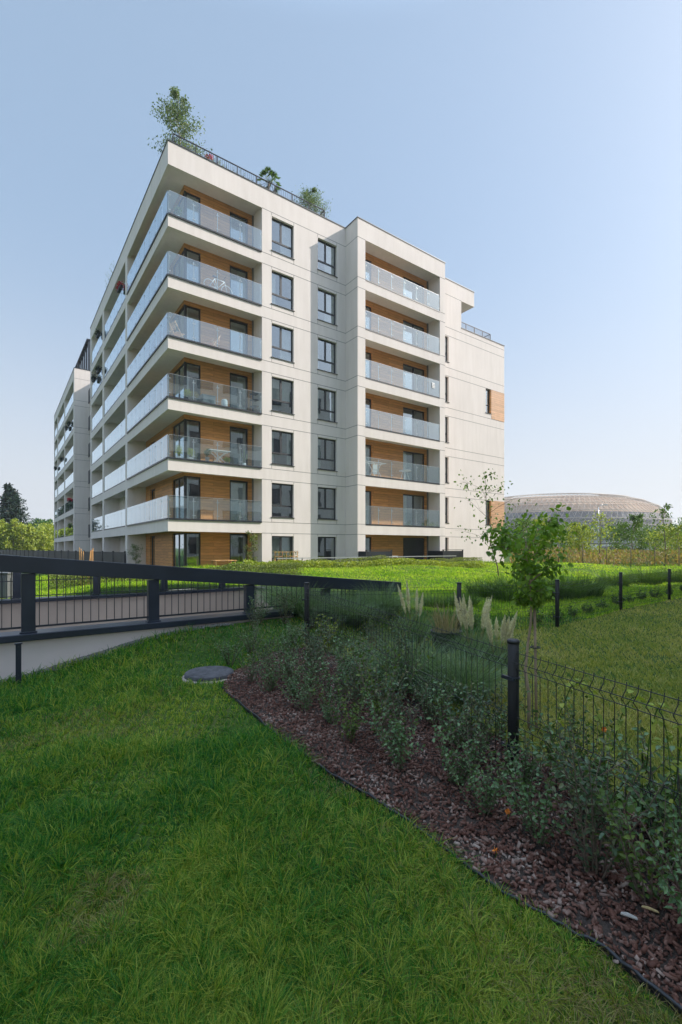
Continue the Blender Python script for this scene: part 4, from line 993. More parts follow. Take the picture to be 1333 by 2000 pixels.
fb = [(1.9, 6.75), (2.5, 7.05), (3.0, 7.3), (3.5, 7.65), (4.0, 8.1), (4.5, 8.55), (5.0, 9.0), (5.6, 9.55), (6.2, 10.1), (6.8, 10.6), (7.5, 11.2), (8.3, 11.9), (9.2, 12.6), (10.2, 13.5)]
ords = ['first', 'second', 'third', 'fourth', 'fifth', 'sixth', 'seventh', 'eighth', 'ninth', 'tenth', 'eleventh', 'twelfth', 'thirteenth', 'fourteenth']
for i, (x, y) in enumerate(fb):
    lab = 'low dark shrub just beyond the cross fence, %s from the left' % ords[i]
    if i == 0: lowv.location = (x, y, g1(x, y)); lowv['label'] = lab
    else: dup(lowv, (x, y, g1(x, y)), i * 1.3, lab, rnd.uniform(0.8, 1.15))
# yellowish climbers by the second post and on the near panel
shrub('wildflower', 'yellowish upright wildflower just right of the second fence post', 'wildflower', 0.50, 6, 0.3, 0.04, 0.02, 'leaf_yellow', 81, dens=34).location = gl(640, 5.2)
def vine(name, lab, px0, px1, seed):
    r = random.Random(seed); P_, D_ = [], []; t = thing(name, lab, 'vine', gl((px0 + px1) / 2, 2.2)); o_ = Vector(t.location); k = MB(); pts = []
    for i in range(14):
        f = i / 13; px = px0 + (px1 - px0) * f; Z = 918 * 0.0 + np.interp(px, [1003, 1333], [2.46, 1.70]) - 0.02
        x, y = at(px, Z); z = g1(x, y) + 0.30 + 0.30 * abs(math.sin(f * 5 + seed)) + r.uniform(-.02, .02); pts.append(Vector((x, y, z)) - o_)
        for j in range(3): P_.append(list(pts[-1] + Vector((r.uniform(-.02, .02), 0, r.uniform(-.02, .02))))); D_.append((r.uniform(-1, 1), r.uniform(-1, .2), r.uniform(-1, .3)))
    k.tube([Vector((pts[0].x, pts[0].y, -.0))] + pts, 0.0025, 4, caps=False); k.build('stem', M['leaf_mid'], t)
    leaf_mesh('leaves', np.array(P_), np.array(D_), 0.028, 0.026, M['leaf_yellow'], t); return t
vine('climbing_vine', 'thin vine with pale heart-shaped leaves climbing the near wire panel', 1075, 1250, 3)
vine('climbing_vine', 'thin vine with yellow-green leaves at the right end of the near wire panel', 1255, 1345, 6)
def nasturtium(px, Z, h, lab):
    x, y, z = gl(px, Z); t = thing('orange_flower', lab, 'flower', (x, y, z)); k = MB(); k.tube([(0, 0, 0), (0.01, 0, h * .6), (0, -.01, h)], 0.002, 5, caps=False); k.build('stem', M['leaf_mid'], t)
    P_ = np.tile([[0, -.012, h]], (6, 1)); a = np.arange(6) / 6 * 6.283
    leaf_mesh('petals', P_, np.stack([np.cos(a), np.full(6, -.35), np.sin(a)], 1), 0.014, 0.014, orange, t, up=0.0, fold=0.1)
orange = simple('orange_petals', (0.75, 0.22, 0.02), 0.6)
nasturtium(1177, 2.05, 0.42, 'orange flower on the near wire panel'); nasturtium(990, 2.05, 0.06, 'small orange flower on the mulch below the near fence post'); nasturtium(966, 1.80, 0.05, 'small orange flower lying on the mulch left of the dark shrubs')
nz = [(1229, 1812, 'pale flat wood chip on the mulch at the lower right', (0.36, 0.33, 0.29)), (1270, 1798, 'straw-yellow splinter of wood on the mulch at the lower right', (0.5, 0.38, 0.18))]
for px, py, lab, c in nz:
    Z = F * 1.18 / (py - PY); x, y = at(px, Z); k = MB(); w = 0.014 if 'flat' in lab else 0.006
    k._add([(-0.022, -w*.4, 0), (0, -w*.5, .002), (0.024, -w*.2, 0), (0.02, w*.3, 0.001), (-.004, w*.5, .003), (-0.02, w*.3, 0), (-0.022, -w*.4, .004), (0, -w*.5, .006), (0.024, -w*.2, .004), (0.02, w*.3, .005), (-.004, w*.5, .007), (-0.02, w*.3, .004)], [(5,4,3,2,1,0), (6,7,8,9,10,11)] + [(i, (i+1) % 6, 6+(i+1) % 6, 6+i) for i in range(6)])
    o = k.build('wood_chip', simple('chip_' + str(px), c, 0.8), loc=(x, y, g1(x, y) + 0.035), rz=-0.6); tag(o, lab, 'wood chip')

# ================================================================= BETWEEN THE RAMP AND THE BLOCK
hedge('low_hedge', 'low clipped hedge on the sunlit lawn seen through the ramp frame', at(95, 13.2), at(585, 17.0), 0.9, 0.42, 'leaf_hedge', 15000, 3, 0.05)
hedge('low_hedge', 'low hedge along the street front of the block', at(600, 23.5), at(935, 30.5), 0.9, 0.42, 'leaf_hedge', 9000, 4, 0.07)
hedge('tall_border', 'long uncut grass and herbs before the right part of the block', at(480, 20.5), at(940, 27.0), 1.2, 0.30, 'leaf_yellow', 9000, 5, 0.10, 'border')
def L2W(lx, ly, z=0.0):
    return (C0[0] + lx * Ux - ly * Uy, C0[1] + lx * Uy + ly * Ux, z)
# dark enclosures at the ground-floor terraces
def enclosure(lab, lx0, lx1, ly, h=1.15):
    t = thing('privacy_screen', lab, 'screen', L2W((lx0 + lx1) / 2, ly, 0.1), TH); w = (lx1 - lx0) / 2
    k = MB(); k.box(-w, w, -0.02, 0.02, 0.05, h); k.box(-w, -w + 0.04, 0.02, 1.4, 0.05, h)
    for i in range(8): k.box(-w + .02, w - .02, -0.028, -0.02, 0.12 + i * 0.13, 0.20 + i * 0.13)
    k.build('panel', M['rail'], t); k = MB()
    for x_ in (-w, w): k.box(x_ - .035, x_ + .035, -.04, .03, -.1, h + .05)
    k.box(-w - .05, w + .05, -.05, .05, h + .05, h + .09); k.build('frame', M['anthracite'], t)
enclosure('low black slatted screen left of the projecting balcony stack', 10.9, 12.9, -2.0, 1.25)
enclosure('low black slatted screen right of the projecting balcony stack', 17.6, 19.6, -2.0, 1.25)
# wire fence with pale top rail in front of the terraces
k = MB(); t = thing('terrace_fence', 'thin grey rail fence in front of the ground floor terraces', 'fence', L2W(0, 0, 0), TH)
for i in range(10): k.box(4.6 + i * 1.5, 4.64 + i * 1.5, -2.6, -2.56, 0, 1.05)
k.build('post', M['rail'], t); k = MB(); k.bar((4.6, -2.6, 1.02), (18.2, -2.6, 1.02), 0.05, 0.05); k.build('rail', M['aluminium'], t)
# fence of dark panels along the side front
pf0, pf1 = at(244, 30.6), at(-40, 78)
t = thing('panel_fence', 'long dark panel fence along the foot of the side front', 'fence', (pf0[0], pf0[1], 0)); L = math.hypot(pf1[0]-pf0[0], pf1[1]-pf0[1]); t.rotation_euler.z = math.atan2(pf1[1]-pf0[1], pf1[0]-pf0[0])
k = MB(); k.box(0.05, L, -0.02, 0.02, -0.3, 1.28); k.build('panel', M['black_plastic'], t); k = MB()
i = 0
while i * 2.2 < L: k.box(i * 2.2 - .04, i * 2.2 + .04, -.05, .05, -0.3, 1.34); i += 1
k.build('posts', M['anthracite'], t)
# trellis, little trees, terrace furniture
t = thing('trellis', 'wooden trellis with a climber under the ground floor window', 'trellis', L2W(6.35, -0.5, 0.1), TH); k = MB()
for i in range(7): k.box(-0.72 + i * 0.24 - .015, -0.72 + i * 0.24 + .015, -0.01, 0.01, 0, 1.25)
for i in range(5): k.box(-0.75, 0.75, -0.02, -0.01, 0.25 + i * 0.24, 0.28 + i * 0.24)
k.build('lattice', M['oak'], t); q_ = rng; P_ = np.stack([rng.uniform(-.75, .75, 420), rng.normal(0, .05, 420), 0.1 + 1.2 * rng.random(420) ** 1.3], 1)
leaf_mesh('climber', P_, rand_unit(420), 0.09, 0.06, M['leaf_hedge'], t)
tree('small_tree', 'little round-headed olive tree on the terrace below the side balconies', 'small tree', gl(267, 27.2), 1.75, 0.42, 0.75, 0.07, 0.025, 900, 'leaf_birch', 'bark', 12, trunk_r=0.03, nlimb=10)
tree('small_tree', 'slim climbing tree beside the ground floor balcony door', 'small tree', gl(493, 24.5), 2.3, 0.38, 0.5, 0.09, 0.055, 500, 'leaf_hedge', 'bark', 14, trunk_r=0.03, nlimb=10)
def wood_stake_bundle():
    x, y, z = gl(169, 13.5); t = thing('stake_bundle', 'bundle of pale wooden stakes standing beyond the ramp frame', 'stakes', (x, y, z)); r = random.Random(8)
    for i in range(7):
        k = MB(); a = -0.16 + i * 0.055; k.bar((a, 0, 0), (a + r.uniform(-.08, .08), 0.02 * i, 1.16 + r.uniform(-.1, .05)), 0.02, 0.015); k.build('stake', M['oak'], t)
wood_stake_bundle()
x, y, z = gl(3, 9.2); k = MB(); k.box(-.2, .2, -.12, .12, -0.1, 0.50); k.box(-.22, .22, -.14, .14, 0.50, 0.53); k.box(-.17, .17, -.128, -.12, 0.05, 0.45); o = k.build('utility_box', simple('grey_paint', (0.12, 0.125, 0.13), 0.5), loc=(x, y, z), bevel=.006); tag(o, 'grey utility box on the lawn at the left edge behind the ramp', 'utility box')

# ================================================================= ROOF GARDEN
def rl(lx, ly, z=RT - 0.3): return L2W(lx, ly, z)
tree('birch_tree', 'tall airy birch on the near corner of the roof garden', 'tree', rl(1.25, 2.1), 5.0, 0.95, 0.9, 0.10, 0.065, 5200, 'leaf_birch', 'birch_bark', 21, trunk_r=0.045, shape='oval', nlimb=26, levels=2, droop=0.03, clumpy=0.1)
tree('willow_tree', 'small weeping tree at the right end of the roof garden', 'tree', rl(8.9, 1.3), 2.75, 0.9, 1.2, 0.11, 0.04, 3000, 'leaf_birch', 'bark', 22, trunk_r=0.035, shape='oval', nlimb=14, droop=0.22, lean=(0.05, 0))
t = thing('palm_tree', 'small fan palm in the middle of the roof garden railing', 'palm', rl(6.1, 1.2)); k = MB(); k.tube([(0, 0, 0), (0, 0, .9), (0.02, 0, 1.75)], [.09, .08, .06], 8); k.build('trunk', M['bark'], t)
r = random.Random(5); P_, D_ = [], []; k = MB()
for i in range(30):
    a = i * 2.4; el_ = r.uniform(-.35, 1.0); d = Vector((math.cos(a) * math.cos(el_), math.sin(a) * math.cos(el_), math.sin(el_))); b0 = Vector((0.02, 0, 1.75)); tip = b0 + d * r.uniform(.38, .55); k.tube([b0, tip], .008, 4, caps=False)
    s_ = d.orthogonal().normalized()
    for j in range(13):
        f = (j - 6) / 6 * 1.25; P_.append(list(tip)); D_.append(list(d * math.cos(f) + s_ * math.sin(f) + Vector((0, 0, -.1))))
k.build('leaf_stalks', M['leaf_mid'], t); leaf_mesh('fronds', np.array(P_), np.array(D_), 0.30, 0.05, M['leaf_mid'], t, up=.3, droop=.25)
rb = [(2.35, .75, 'reddish', 'red-flowering bush at the roof railing near the birch', 'red_flower'), (2.75, .55, 'g', 'yellow-green bush at the roof railing near the birch', 'leaf_yellow'), (3.5, .55, 'g', 'first low green bush along the middle of the roof railing', 'leaf_hedge'), (4.2, .65, 'g', 'pale flowering bush along the roof railing left of the palm', 'leaf_birch'), (4.9, .5, 'g', 'low green bush along the roof railing just left of the palm', 'leaf_hedge'), (7.2, .35, 'g', 'very low bush at the roof railing right of the palm', 'leaf_mid')]
for i, (lx, h, kk, lab, mt) in enumerate(rb):
    t = shrub('roof_bush', lab, 'bush', h + .45, 12, 0.7, 0.07, 0.045, 'leaf_hedge' if mt == 'red_flower' else mt, 90 + i, dens=26); t.location = rl(lx, 0.75)
    if mt == 'red_flower':
        P_ = np.stack([rng.uniform(-.2, .2, 160), rng.uniform(-.13, .13, 160), (h + .3) + rng.uniform(-.12, .12, 160)], 1); leaf_mesh('flowers', P_, rand_unit(160), .06, .05, M['red_flower'], t)
for i, lx in enumerate([0.9, 3.2, 5.4, 7.9]):
    k = MB(); k.box(-.5, .5, -.2, .2, 0, .42); k.box(-.54, .54, -.24, .24, .42, .46); o = k.build('roof_planter', M['anthracite'], loc=rl(lx, .95), rz=TH); tag(o, 'dark box planter behind the roof railing, %s from the near corner' % ords[i], 'planter')
for i, (ly, h) in enumerate([(11.2, .9), (14.6, 1.5), (17.2, 1.7), (20.5, 1.3)]):
    t = shrub('roof_bush', 'wispy grey-green bush on the side edge of the roof, %s from the near corner' % ords[i], 'bush', h, 16, 0.6, 0.08, 0.03, 'leaf_birch', 110 + i, dens=16); t.location = rl(0.55, ly, RT - .25)

# ================================================================= THINGS ON THE BALCONIES
def bal(px, k, dep=0.6): # a spot on the street-side corner balcony of floor k
    a = (37915 / (1931 - px) - 23.56) / 0.5875; return L2W(a, dep, 3.0 * k + 0.002)
def pot_plant(loc, h, mat, lab, potc=None, seed=1, pot_h=.22, pr=.11):
    t = thing('potted_plant', lab, 'potted plant', loc); k = MB(); k.lathe([(pr*.7, 0), (pr, pot_h), (pr*1.08, pot_h), (pr*1.05, pot_h-.02), (0, pot_h-.03)], n=14); k.build('pot', potc or M['terracotta'], t)
    q_ = np.random.default_rng(seed); n = 260; P_ = rand_unit(n, q_) * (q_.random((n, 1)) ** .5) * np.array([.2, .2, h * .42]) + np.array([0, 0, pot_h + h * .5]); leaf_mesh('foliage', P_, rand_unit(n, q_) + np.array([0, 0, .5]), .07, .04, M[mat], t, r=q_)
    k = MB()
    for i in range(4): k.tube([(0, 0, pot_h - .03), (math.cos(i*1.6)*.08, math.sin(i*1.6)*.08, pot_h + h*.5)], .008, 5, caps=False)
    k.build('stem', M['bark'], t); return t
pot_plant(bal(349, 2), .62, 'leaf_yellow', 'left of two bright green bushes in pots on the second floor corner balcony', M['white'], 1)
pot_plant(bal(373, 2), .58, 'leaf_yellow', 'right of two bright green bushes in pots on the second floor corner balcony', M['white'], 2)
pot_plant(bal(404, 2, .5), .50, 'leaf_mid', 'potted plant in a tall grey pot left of the white folding table', None, 3, .32)
pot_plant(bal(441, 2, .4), .30, 'leaf_yellow', 'small yellow-green potted plant right under the white folding table', None, 4, .14)
pot_plant(bal(366, 3, .45), .50, 'leaf_yellow', 'yellow-green plant in a planter on the third floor corner balcony', M['anthracite'], 5, .24, .2)
pot_plant(bal(345, 6, .4), .55, 'leaf_birch', 'silvery plant in a white pot on the top floor corner balcony', M['white'], 6, .3)
pot_plant(bal(378, 3, .4), .45, 'straw', 'dry grassy plant on the third floor corner balcony', M['anthracite'], 7, .22)
t = thing('cactus', 'white pot with a tall pale cactus on the second floor corner balcony', 'cactus', bal(475, 2, .45)); k = MB(); k.lathe([(.09, 0), (.12, .22), (0, .21)], n=14); k.build('pot', M['white'], t); k = MB(); k.tube([(0, 0, .2), (0, 0, .95)], .035, 8); k.tube([(0, 0, .4), (.13, 0, .45), (.15, 0, .7)], .028, 8); k.tube([(0, 0, .5), (-.12, 0, .56), (-.13, 0, .78)], .026, 8); k.build('stem', M['leaf_birch'], t)
t = thing('folding_table', 'white folding table with crossed legs on the second floor corner balcony', 'table', bal(427, 2, .55), TH); k = MB(); k.box(-.58, .58, -.25, .25, .72, .75); k.build('table_top', M['white'], t)
for s_ in (-1, 1):
    for y_ in (-.2, .2):
        k = MB(); k.bar((-.42 * s_, y_, .0), (.42 * s_, y_, .715), .03, .02); k.build('leg', M['white'], t)
def chair(loc, rz, lab):
    t = thing('folding_chair', lab, 'chair', loc, rz)
    k = MB(); [k.box(-.22, .22, -.22 + i * .09, -.15 + i * .09, .43, .45) for i in range(5)]; k.build('seat', M['oak'], t)
    k = MB(); [k.bar((-.2 , .26 + i * .02, .55 + i * .1), (.2, .26 + i * .02, .55 + i * .1), .02, .07) for i in range(4)]; k.build('backrest', M['oak'], t)
    for s_ in (-.23, .23):
        k = MB(); k.bar((s_, -.30, 0), (s_, .34, .92), .03, .03); k.build('leg', M['oak'], t); k = MB(); k.bar((s_ * .9, .30, 0), (s_ * .9, -.24, .46), .03, .03); k.build('leg', M['oak'], t)
chair(bal(347, 4, .55), TH + 1.9, 'wooden folding chair at the corner of the fourth floor balcony'); chair(bal(415, 4, .55), TH - 1.2, 'wooden folding chair in the middle of the fourth floor balcony')
t = thing('bicycle', 'white bicycle leaning behind the glass of the fifth floor corner balcony', 'bicycle', bal(424, 5, .38), TH + .1)
for s_ in (-.5, .5):
    k = MB(); k.tube([(s_ + .32 * math.cos(a), 0, .33 + .32 * math.sin(a)) for a in [i * math.pi / 12 for i in range(25)]], .016, 6, caps=False)
    w_ = k.build('wheel', M['white'], t); k = MB()
    for i in range(10): k.tube([(s_, 0, .33), (s_ + .31 * math.cos(i * .628), 0, .33 + .31 * math.sin(i * .628))], .003, 3, caps=False)
    k.build('spokes', M['aluminium'], w_)
k = MB(); fr = {'a': (-.5, 0, .33), 'b': (-.08, 0, .30), 'c': (-.2, 0, .80), 'd': (.36, 0, .82), 'e': (.5, 0, .33)}
for a_, b_ in (('a', 'b'), ('a', 'c'), ('b', 'c'), ('b', 'd'), ('c', 'd'), ('d', 'e')): k.tube([fr[a_], fr[b_]], .016, 6)
k.build('frame', M['white'], t); k = MB(); k.box(-.32, -.1, -.06, .06, .88, .93); k.build('saddle', M['black_plastic'], t); k = MB(); k.tube([(.36, 0, .82), (.34, 0, .98), (.34, .25, 1.02)], .012, 6); k.tube([(.34, 0, .98), (.34, -.2, 1.02)], .012, 6); k.build('handlebar', M['black_plastic'], t)
k = MB(); k.box(-.35, .35, -.28, .28, 0, .50); k.box(-.37, .37, -.30, .30, .50, .54); k.box(-.33, .33, -.295, -.28, .06, .46); o = k.build('storage_box', simple('grey_box', (.22, .24, .25), .6), loc=bal(404, 3, .5), rz=TH, bevel=.01); tag(o, 'grey storage box on the third floor corner balcony', 'box')
k = MB(); k.lathe([(.15, 0), (.17, .1), (.17, .42), (.13, .5), (0, .5)], n=16); o = k.build('canister', M['white'], loc=bal(436, 3, .4)); tag(o, 'white round canister on the third floor corner balcony', 'canister')
t = thing('shelf_rack', 'dark metal shelf rack at the right end of the third floor corner balcony', 'shelf', bal(500, 3, .6), TH)
for i in range(4): k = MB(); k.box(-.25, .2, -.2, .2, .15 + i * .35, .18 + i * .35); k.build('shelf', M['rail'], t)
for a_, b_ in ((-.25, -.2), (-.25, .2), (.2, -.2), (.2, .2)): k = MB(); k.bar((a_, b_, 0), (a_, b_, 1.3), .025, .025); k.build('upright', M['rail'], t)
def flowerbox(lx, ly, k_, mat, lab, seed, out=-.16):
    t = thing('flower_box', lab, 'flower box', L2W(lx + out, ly, 3.0 * k_ + .85), TH); k = MB(); k.box(-.1, .1, -.4, .4, 0, .2); k.build('box', M['black_plastic'], t)
    q_ = np.random.default_rng(seed); n = 380; P_ = np.clip(q_.normal(size=(n, 3)), -1.7, 1.7) * np.array([.11, .24, .12]) + np.array([0, 0, .3]); leaf_mesh('blooms', P_, rand_unit(n, q_), .08, .055, M[mat], t, r=q_)
flowerbox(0, 10.6, 6, 'red_flower', 'flower box with dark red blooms on the side balcony of the top floor', 1)
for i, (ly, k_) in enumerate([(19.2, 6), (19.0, 5), (21.4, 5)]): flowerbox(0, ly, k_, 'leaf_pine', ['dark leafy box on the farthest top floor side balcony', 'dark leafy box on the farthest fifth floor side balcony', 'second dark leafy box on the farthest fifth floor side balcony'][i], 5 + i)
for i, (ly, k_, mt) in enumerate([(39.5, 5, 'leaf_pine'), (42, 5, 'leaf_pine'), (47.5, 4, 'leaf_pine'), (56, 4, 'leaf_pine'), (39, 2, 'red_flower'), (38.5, 1, 'leaf_mid')]):
    flowerbox(0, ly, k_, mt, 'planted box on a balcony of the far wing, %s floor, %s' % (['ground', 'first', 'second', 'third', 'fourth', 'fifth'][k_], ['nearest', 'second', 'nearer', 'farther', 'with red blooms', 'leafy'][i]), 20 + i)
def bal2(a, k, dep=0.5): return L2W(10.85 + a, -1.238 + dep, 3.0 * k + .002)
chair2 = bal2
k = MB(); k.box(-.13, .13, -.004, .004, 0, .36); o = k.build('notice_sheet', M['white'], loc=L2W(10.85 + 6.6, -1.238 - .01, 12.55), rz=TH); tag(o, 'small white notice on the glass of the fourth floor projecting balcony', 'notice')
k = MB()
for i in range(3): k.box(-.12, .12, -.0055, -.004, .06 + i * .1, .09 + i * .1)
k.build('print_lines', M['rail'], o)
t = thing('drying_rack', 'white drying rack on the second floor projecting balcony', 'drying rack', bal2(1.8, 2, .5), TH); k = MB()
for s_ in (-1, 1):
    for y_ in (-.25, .25): k.bar((-.35 * s_, y_, 0), (.35 * s_, y_, .95), .02, .02)
k.build('legs', M['white'], t); k = MB(); [k.bar((-.7 + i * .14, -.27, .95), (-.7 + i * .14, .27, .95), .012, .012) for i in range(11)]; k.bar((-.72, -.27, .95), (.72, -.27, .95), .02, .02); k.bar((-.72, .27, .95), (.72, .27, .95), .02, .02); k.build('rack', M['white'], t)
k = MB(); k.box(-.18, .18, -.02, .02, .25, .85); k.build('towel', M['curtain'], t)
t = thing('garden_table', 'white table on the second floor projecting balcony', 'table', bal2(4.4, 2, .5), TH); k = MB(); k.lathe([(.40, .70), (.40, .73), (0, .735)], n=20); k.build('table_top', M['white'], t)
for a in (0.8, 2.4, 3.9, 5.5): k = MB(); k.bar((math.cos(a)*.12, math.sin(a)*.12, .70), (math.cos(a)*.32, math.sin(a)*.32, 0), .025, .025); k.build('leg', M['white'], t)
t = thing('terrace_table', 'wooden terrace table outside the ground floor corner flat', 'table', L2W(2.9, .1, .15), TH); k = MB(); k.box(-.6, .6, -.35, .35, .72, .76); k.build('table_top', M['oak'], t)
for a_, b_ in ((-.52, -.28), (-.52, .28), (.52, -.28), (.52, .28)): k = MB(); k.bar((a_, b_, 0), (a_, b_, .72), .05, .05); k.build('leg', M['oak'], t)
t = thing('terrace_chairs', 'white folded metal garden chair on the terrace beside the black screen', 'chair', L2W(13.6, -1.8, .1), TH); k = MB(); k.box(-.25, .25, -.25, .25, .44, .47); k.build('seat', M['white'], t); k = MB()
for z_ in (.6, .75, .9): k.box(-.22, .22, .24, .26, z_, z_ + .05)
k.build('backrest', M['white'], t)
for a_, b_ in ((-.23, -.23), (-.23, .25), (.23, -.23), (.23, .25)): k = MB(); k.bar((a_, b_, 0), (a_, b_, .95 if b_ > 0 else .44), .03, .03); k.build('leg', M['white'], t)
t.name = 'garden_chair'

# ================================================================= BACKGROUND, LEFT
tree('pine_tree', 'big dark pine at the left edge', 'tree', gl(30, 92), 14.8, 4.6, 1.5, 0.75, 0.22, 5600, 'leaf_pine', 'bark', 31, trunk_r=.28, shape='cone', nlimb=34, levels=3, clumpy=.3)
tree('pine_tree', 'second dark pine half hidden behind the left edge pine', 'tree', gl(-24, 98), 12.2, 5.2, 1.5, 0.75, 0.22, 3800, 'leaf_pine', 'bark', 32, trunk_r=.28, shape='cone', nlimb=30, levels=3, clumpy=.3)
for i, (px, Z, H, R_, lab) in enumerate([(26, 84, 7.0, 1.5, 'slim yellow-green young tree in front of the dark pine'), (-4, 84, 6.6, 1.8, 'yellow-green young tree at the left edge'), (52, 86, 5.4, 3.0, 'broad yellow-green bush left of the far wing'), (74, 88, 5.2, 2.6, 'yellow-green bush next to the far wing'), (96, 92, 6.2, 2.6, 'yellow-green tree touching the far wing')]):
    tree('roadside_tree', lab, 'tree', gl(px, Z), H, R_, .6, .42, .27, 1500, 'leaf_yellow', 'bark', 40 + i, trunk_r=.07)
for i, (px, Z, H, R_) in enumerate([(58, 118, 8.2, 2.6), (76, 120, 9.6, 2.4), (92, 115, 8.8, 2.4), (108, 118, 8.6, 2.6), (40, 125, 7.0, 2.6)]):
    tree('distant_tree', 'distant green tree beyond the yellow bushes, %s from the left' % ords[[1, 2, 3, 4, 0][i]], 'tree', gl(px, Z), H, R_, 1.2, .5, .34, 1000, 'leaf_far', 'bark', 50 + i, trunk_r=.14)
# ================================================================= BACKGROUND, RIGHT
def keepm(X, Y): return (Y > 29) & (X > 0.33 * Y)
n = 26000; Yb = rng.uniform(29, 62, n); Xb = rng.uniform(0.36, 0.85, n) * Yb; hb = (0.35 + 0.75 * N1(Xb * .5, Yb * .5)) * rng.random(n) ** .6
P_ = np.stack([Xb, Yb, G(Xb, Yb) + hb], 1); o = leaf_mesh('meadow', P_, rand_unit(n) * .6 + np.array([0, 0, 1.0]), rng.uniform(.12, .3, n), .09, M['meadow']); tag(o, 'reddish and yellow late summer weeds in front of the stadium', 'meadow', kind='stuff')
bt = [(1020, 33, 3.2, 1.3, 'leaf_mid', 'bushy green tree behind the left of the young tree crown'), (1062, 36, 3.4, 1.4, 'leaf_yellow', 'yellow-green tree behind the young tree crown'), (1110, 40, 3.3, 1.5, 'leaf_mid', 'green bush in front of the stadium middle'), (1132, 36, 3.0, 1.2, 'leaf_yellow', 'small yellow-green bush left of the tall yellow sapling'), (1172, 31, 3.6, 0.95, 'leaf_yellow', 'tall yellow-green sapling below the stadium roof'), (1208, 42, 3.3, 1.4, 'leaf_mid', 'dark green bush right of the yellow sapling'), (1238, 36, 3.9, 1.1, 'leaf_mid', 'green sapling reaching above the stadium rim'), (1262, 46, 3.2, 1.6, 'leaf_mid', 'green bush below the right end of the stadium'), (1297, 30, 4.2, .8, 'leaf_mid', 'tall thin sapling standing clear of the stadium at right'), (1322, 34, 2.9, 1.4, 'leaf_yellow', 'yellow-green bush at the right edge'), (1345, 38, 3.4, 1.4, 'leaf_mid', 'green tree cut by the right edge'), (1290, 44, 2.6, 1.6, 'leaf_yellow', 'low yellowish bush behind the thin sapling')]
for i, (px, Z, H, R_, mt, lab) in enumerate(bt):
    thin = R_ < 1.0
    tree('meadow_tree', lab, 'tree', gl(px, Z), H, R_, .5, .15, .10, 420 if thin else 1500, mt, 'bark', 70 + i, trunk_r=.04, nlimb=14, clumpy=.6 if not thin else .9)
for i in range(7):
    px = 1045 + i * 47; k = MB(); k.tube([(0, 0, -.1), (0, 0, 1.25)], .025, 6); o = k.build('fence_stake', M['bark'], loc=gl(px, 28.5)); tag(o, 'thin stake at the meadow edge, %s from the left' % ords[i], 'stake')
# far line of trees and low roofs
for i in range(22):
    px = 960 + i * 20 + rnd.uniform(-6, 6); Z = 250 + rnd.uniform(-20, 20); tree('distant_tree', 'distant dark tree on the horizon below the stadium, %s from the left' % ORD[i], 'tree', gl(px, Z), 9 + rnd.uniform(-2, 3.0), 5.5, 1, 1.5, 1.0, 420, 'leaf_far', 'bark', 130 + i, trunk_r=.25, nlimb=9, levels=1, group='distant trees on the horizon at the right')
def lamp(px, Z, H, lab, arm):
    t = thing('street_lamp', lab, 'street lamp', gl(px, Z)); k = MB(); k.tube([(0, 0, 0), (0, 0, H * .5), (0, 0, H)], [.11, .09, .06], 8); k.tube([(0, 0, H), (arm * .25, 0, H + .35), (arm, 0, H + .5)], .05, 6); k.build('pole', M['aluminium'], t)
    k = MB(); k.box(arm - .1, arm + .75, -.15, .15, H + .42, H + .56); k.build('lamp_head', M['aluminium'], t)
lamp(1170, 92, 9.2, 'street lamp with one arm in front of the stadium', 1.0); lamp(1322, 120, 8.6, 'street lamp at the right edge of the horizon', -1.6); lamp(84, 105, 5.5, 'street lamp beside the far wing at the left', -1.0)

# ================================================================= STADIUM
SZ = 350.0; scx, _ = at(1083, SZ)
st_ = thing('stadium', 'large oval stadium with a latticed translucent bronze shell', 'stadium', (scx, SZ, -1))
m, t, b, l = newmat('stadium_shell'); b.inputs['Specular IOR Level'].default_value = 0.15
tc = node(t, 'ShaderNodeTexCoord'); ck = node(t, 'ShaderNodeTexNoise'); ck.inputs['Scale'].default_value = 0.12; ck.inputs['Detail'].default_value = 3; l.new(tc.outputs['Object'], ck.inputs[0])
c = ramp(t, ck.outputs[0], [(0.3, (0.28, 0.18, 0.115)), (0.7, (0.40, 0.28, 0.19))]); l.new(c, b.inputs['Base Color']); b.inputs['Roughness'].default_value = 0.75
prof = [(0.90, 0.0), (0.955, 5), (0.985, 11), (1.0, 17), (0.995, 21), (0.965, 26), (0.90, 31), (0.79, 35), (0.66, 37.8), (0.52, 39.3), (0.40, 40)]
RX, RY = 76.0, 62.0; NS = 64; vs, fs = [], []
for r0, z0 in prof:
    for k_ in range(NS): a = 2 * math.pi * k_ / NS; vs.append((RX * r0 * math.cos(a), RY * r0 * math.sin(a), z0 * 0.97))
for i in range(len(prof) - 1):
    for k_ in range(NS): fs.append((i*NS+k_, i*NS+(k_+1) % NS, (i+1)*NS+(k_+1) % NS, (i+1)*NS+k_))
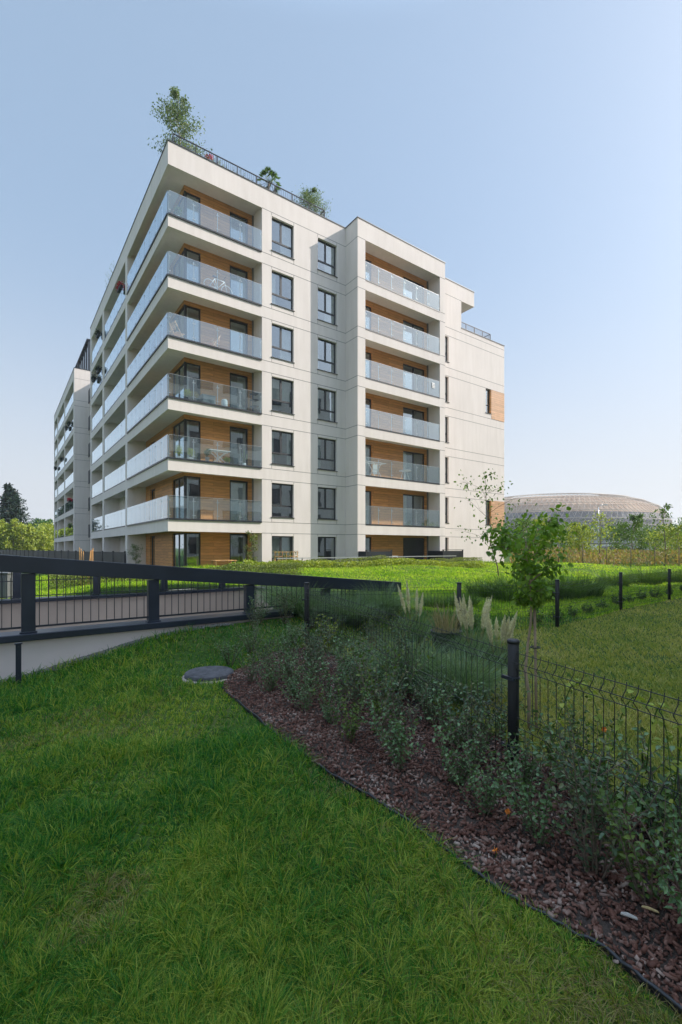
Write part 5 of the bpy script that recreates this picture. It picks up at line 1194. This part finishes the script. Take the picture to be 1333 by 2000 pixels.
nl_ = 5 * NS; k = MB(); k._add(vs, fs[:nl_], 1, False); k.f += fs[nl_:]; k.m += [0] * (len(fs) - nl_); k.sm += [False] * (len(fs) - nl_); k.build('shell', [m, simple('stadium_lower', (0.085, 0.08, 0.085), 0.6, scale=.1, var=.4)], st_)
k = MB()
for j in range(0, NS * 2):
    for sgn in (-1, 1):
        pts = []
        for i, (r0, z0) in enumerate(prof):
            a = math.pi * j / NS + sgn * i * 0.035; pts.append((RX * (r0 + .006) * math.cos(a), RY * (r0 + .006) * math.sin(a), z0 + .15))
        k.tube(pts, 0.12, 3, caps=False)
for i, (r0, z0) in enumerate(prof): k.tube([(RX * (r0 + .008) * math.cos(a), RY * (r0 + .008) * math.sin(a), z0 + .2) for a in [2 * math.pi * q2 / 96 for q2 in range(97)]], 0.2, 3, caps=False)
k.build('lattice', simple('stadium_ribs', (0.44, 0.37, 0.29), 0.7), st_)
# low far buildings / ground haze
def at_box(px, Z, w, d, h, col, lab, name='distant_building'):
    x, y, z = gl(px, Z); t = thing(name, lab, 'building', (x, y, z)); k = MB(); k.box(-w/2, w/2, 0, d, -.5, h); k.build('wall', simple('b' + str(px), col, .8), t); k = MB(); k.box(-w/2-.2, w/2+.2, -.2, d+.2, h, h+.35); k.build('roof', M['roofing'], t); k = MB(); k.box(-w*.42, w*.42, -.05, 0, h*.45, h*.75); k.build('window', M['pane_dark'], t)
at_box(1190, 150, 9, 6, 2.6, (.7, .7, .7), 'low white shed behind the meadow trees'); at_box(1230, 190, 30, 10, 4.6, (.3, .32, .35), 'low grey hall beneath the stadium'); at_box(20, 150, 16, 8, 3.0, (.6, .58, .55), 'low pale building behind the trees at the left')
# ================================================================= HAZE
hz = MB(); hz.box(-700, 700, -200, 900, -8, 70); o = hz.build('haze', []); tag(o, 'thin pale haze over the distance', 'haze', kind='stuff')
m = bpy.data.materials.new('haze'); m.use_nodes = True; t = m.node_tree; t.nodes.remove(t.nodes['Principled BSDF']); v = t.nodes.new('ShaderNodeVolumePrincipled')
v.inputs['Density'].default_value = 0.0005; v.inputs['Color'].default_value = (0.93, 0.96, 1.0, 1); v.inputs['Anisotropy'].default_value = 0.2
t.links.new(v.outputs[0], t.nodes['Material Output'].inputs['Volume']); o.data.materials.append(m)
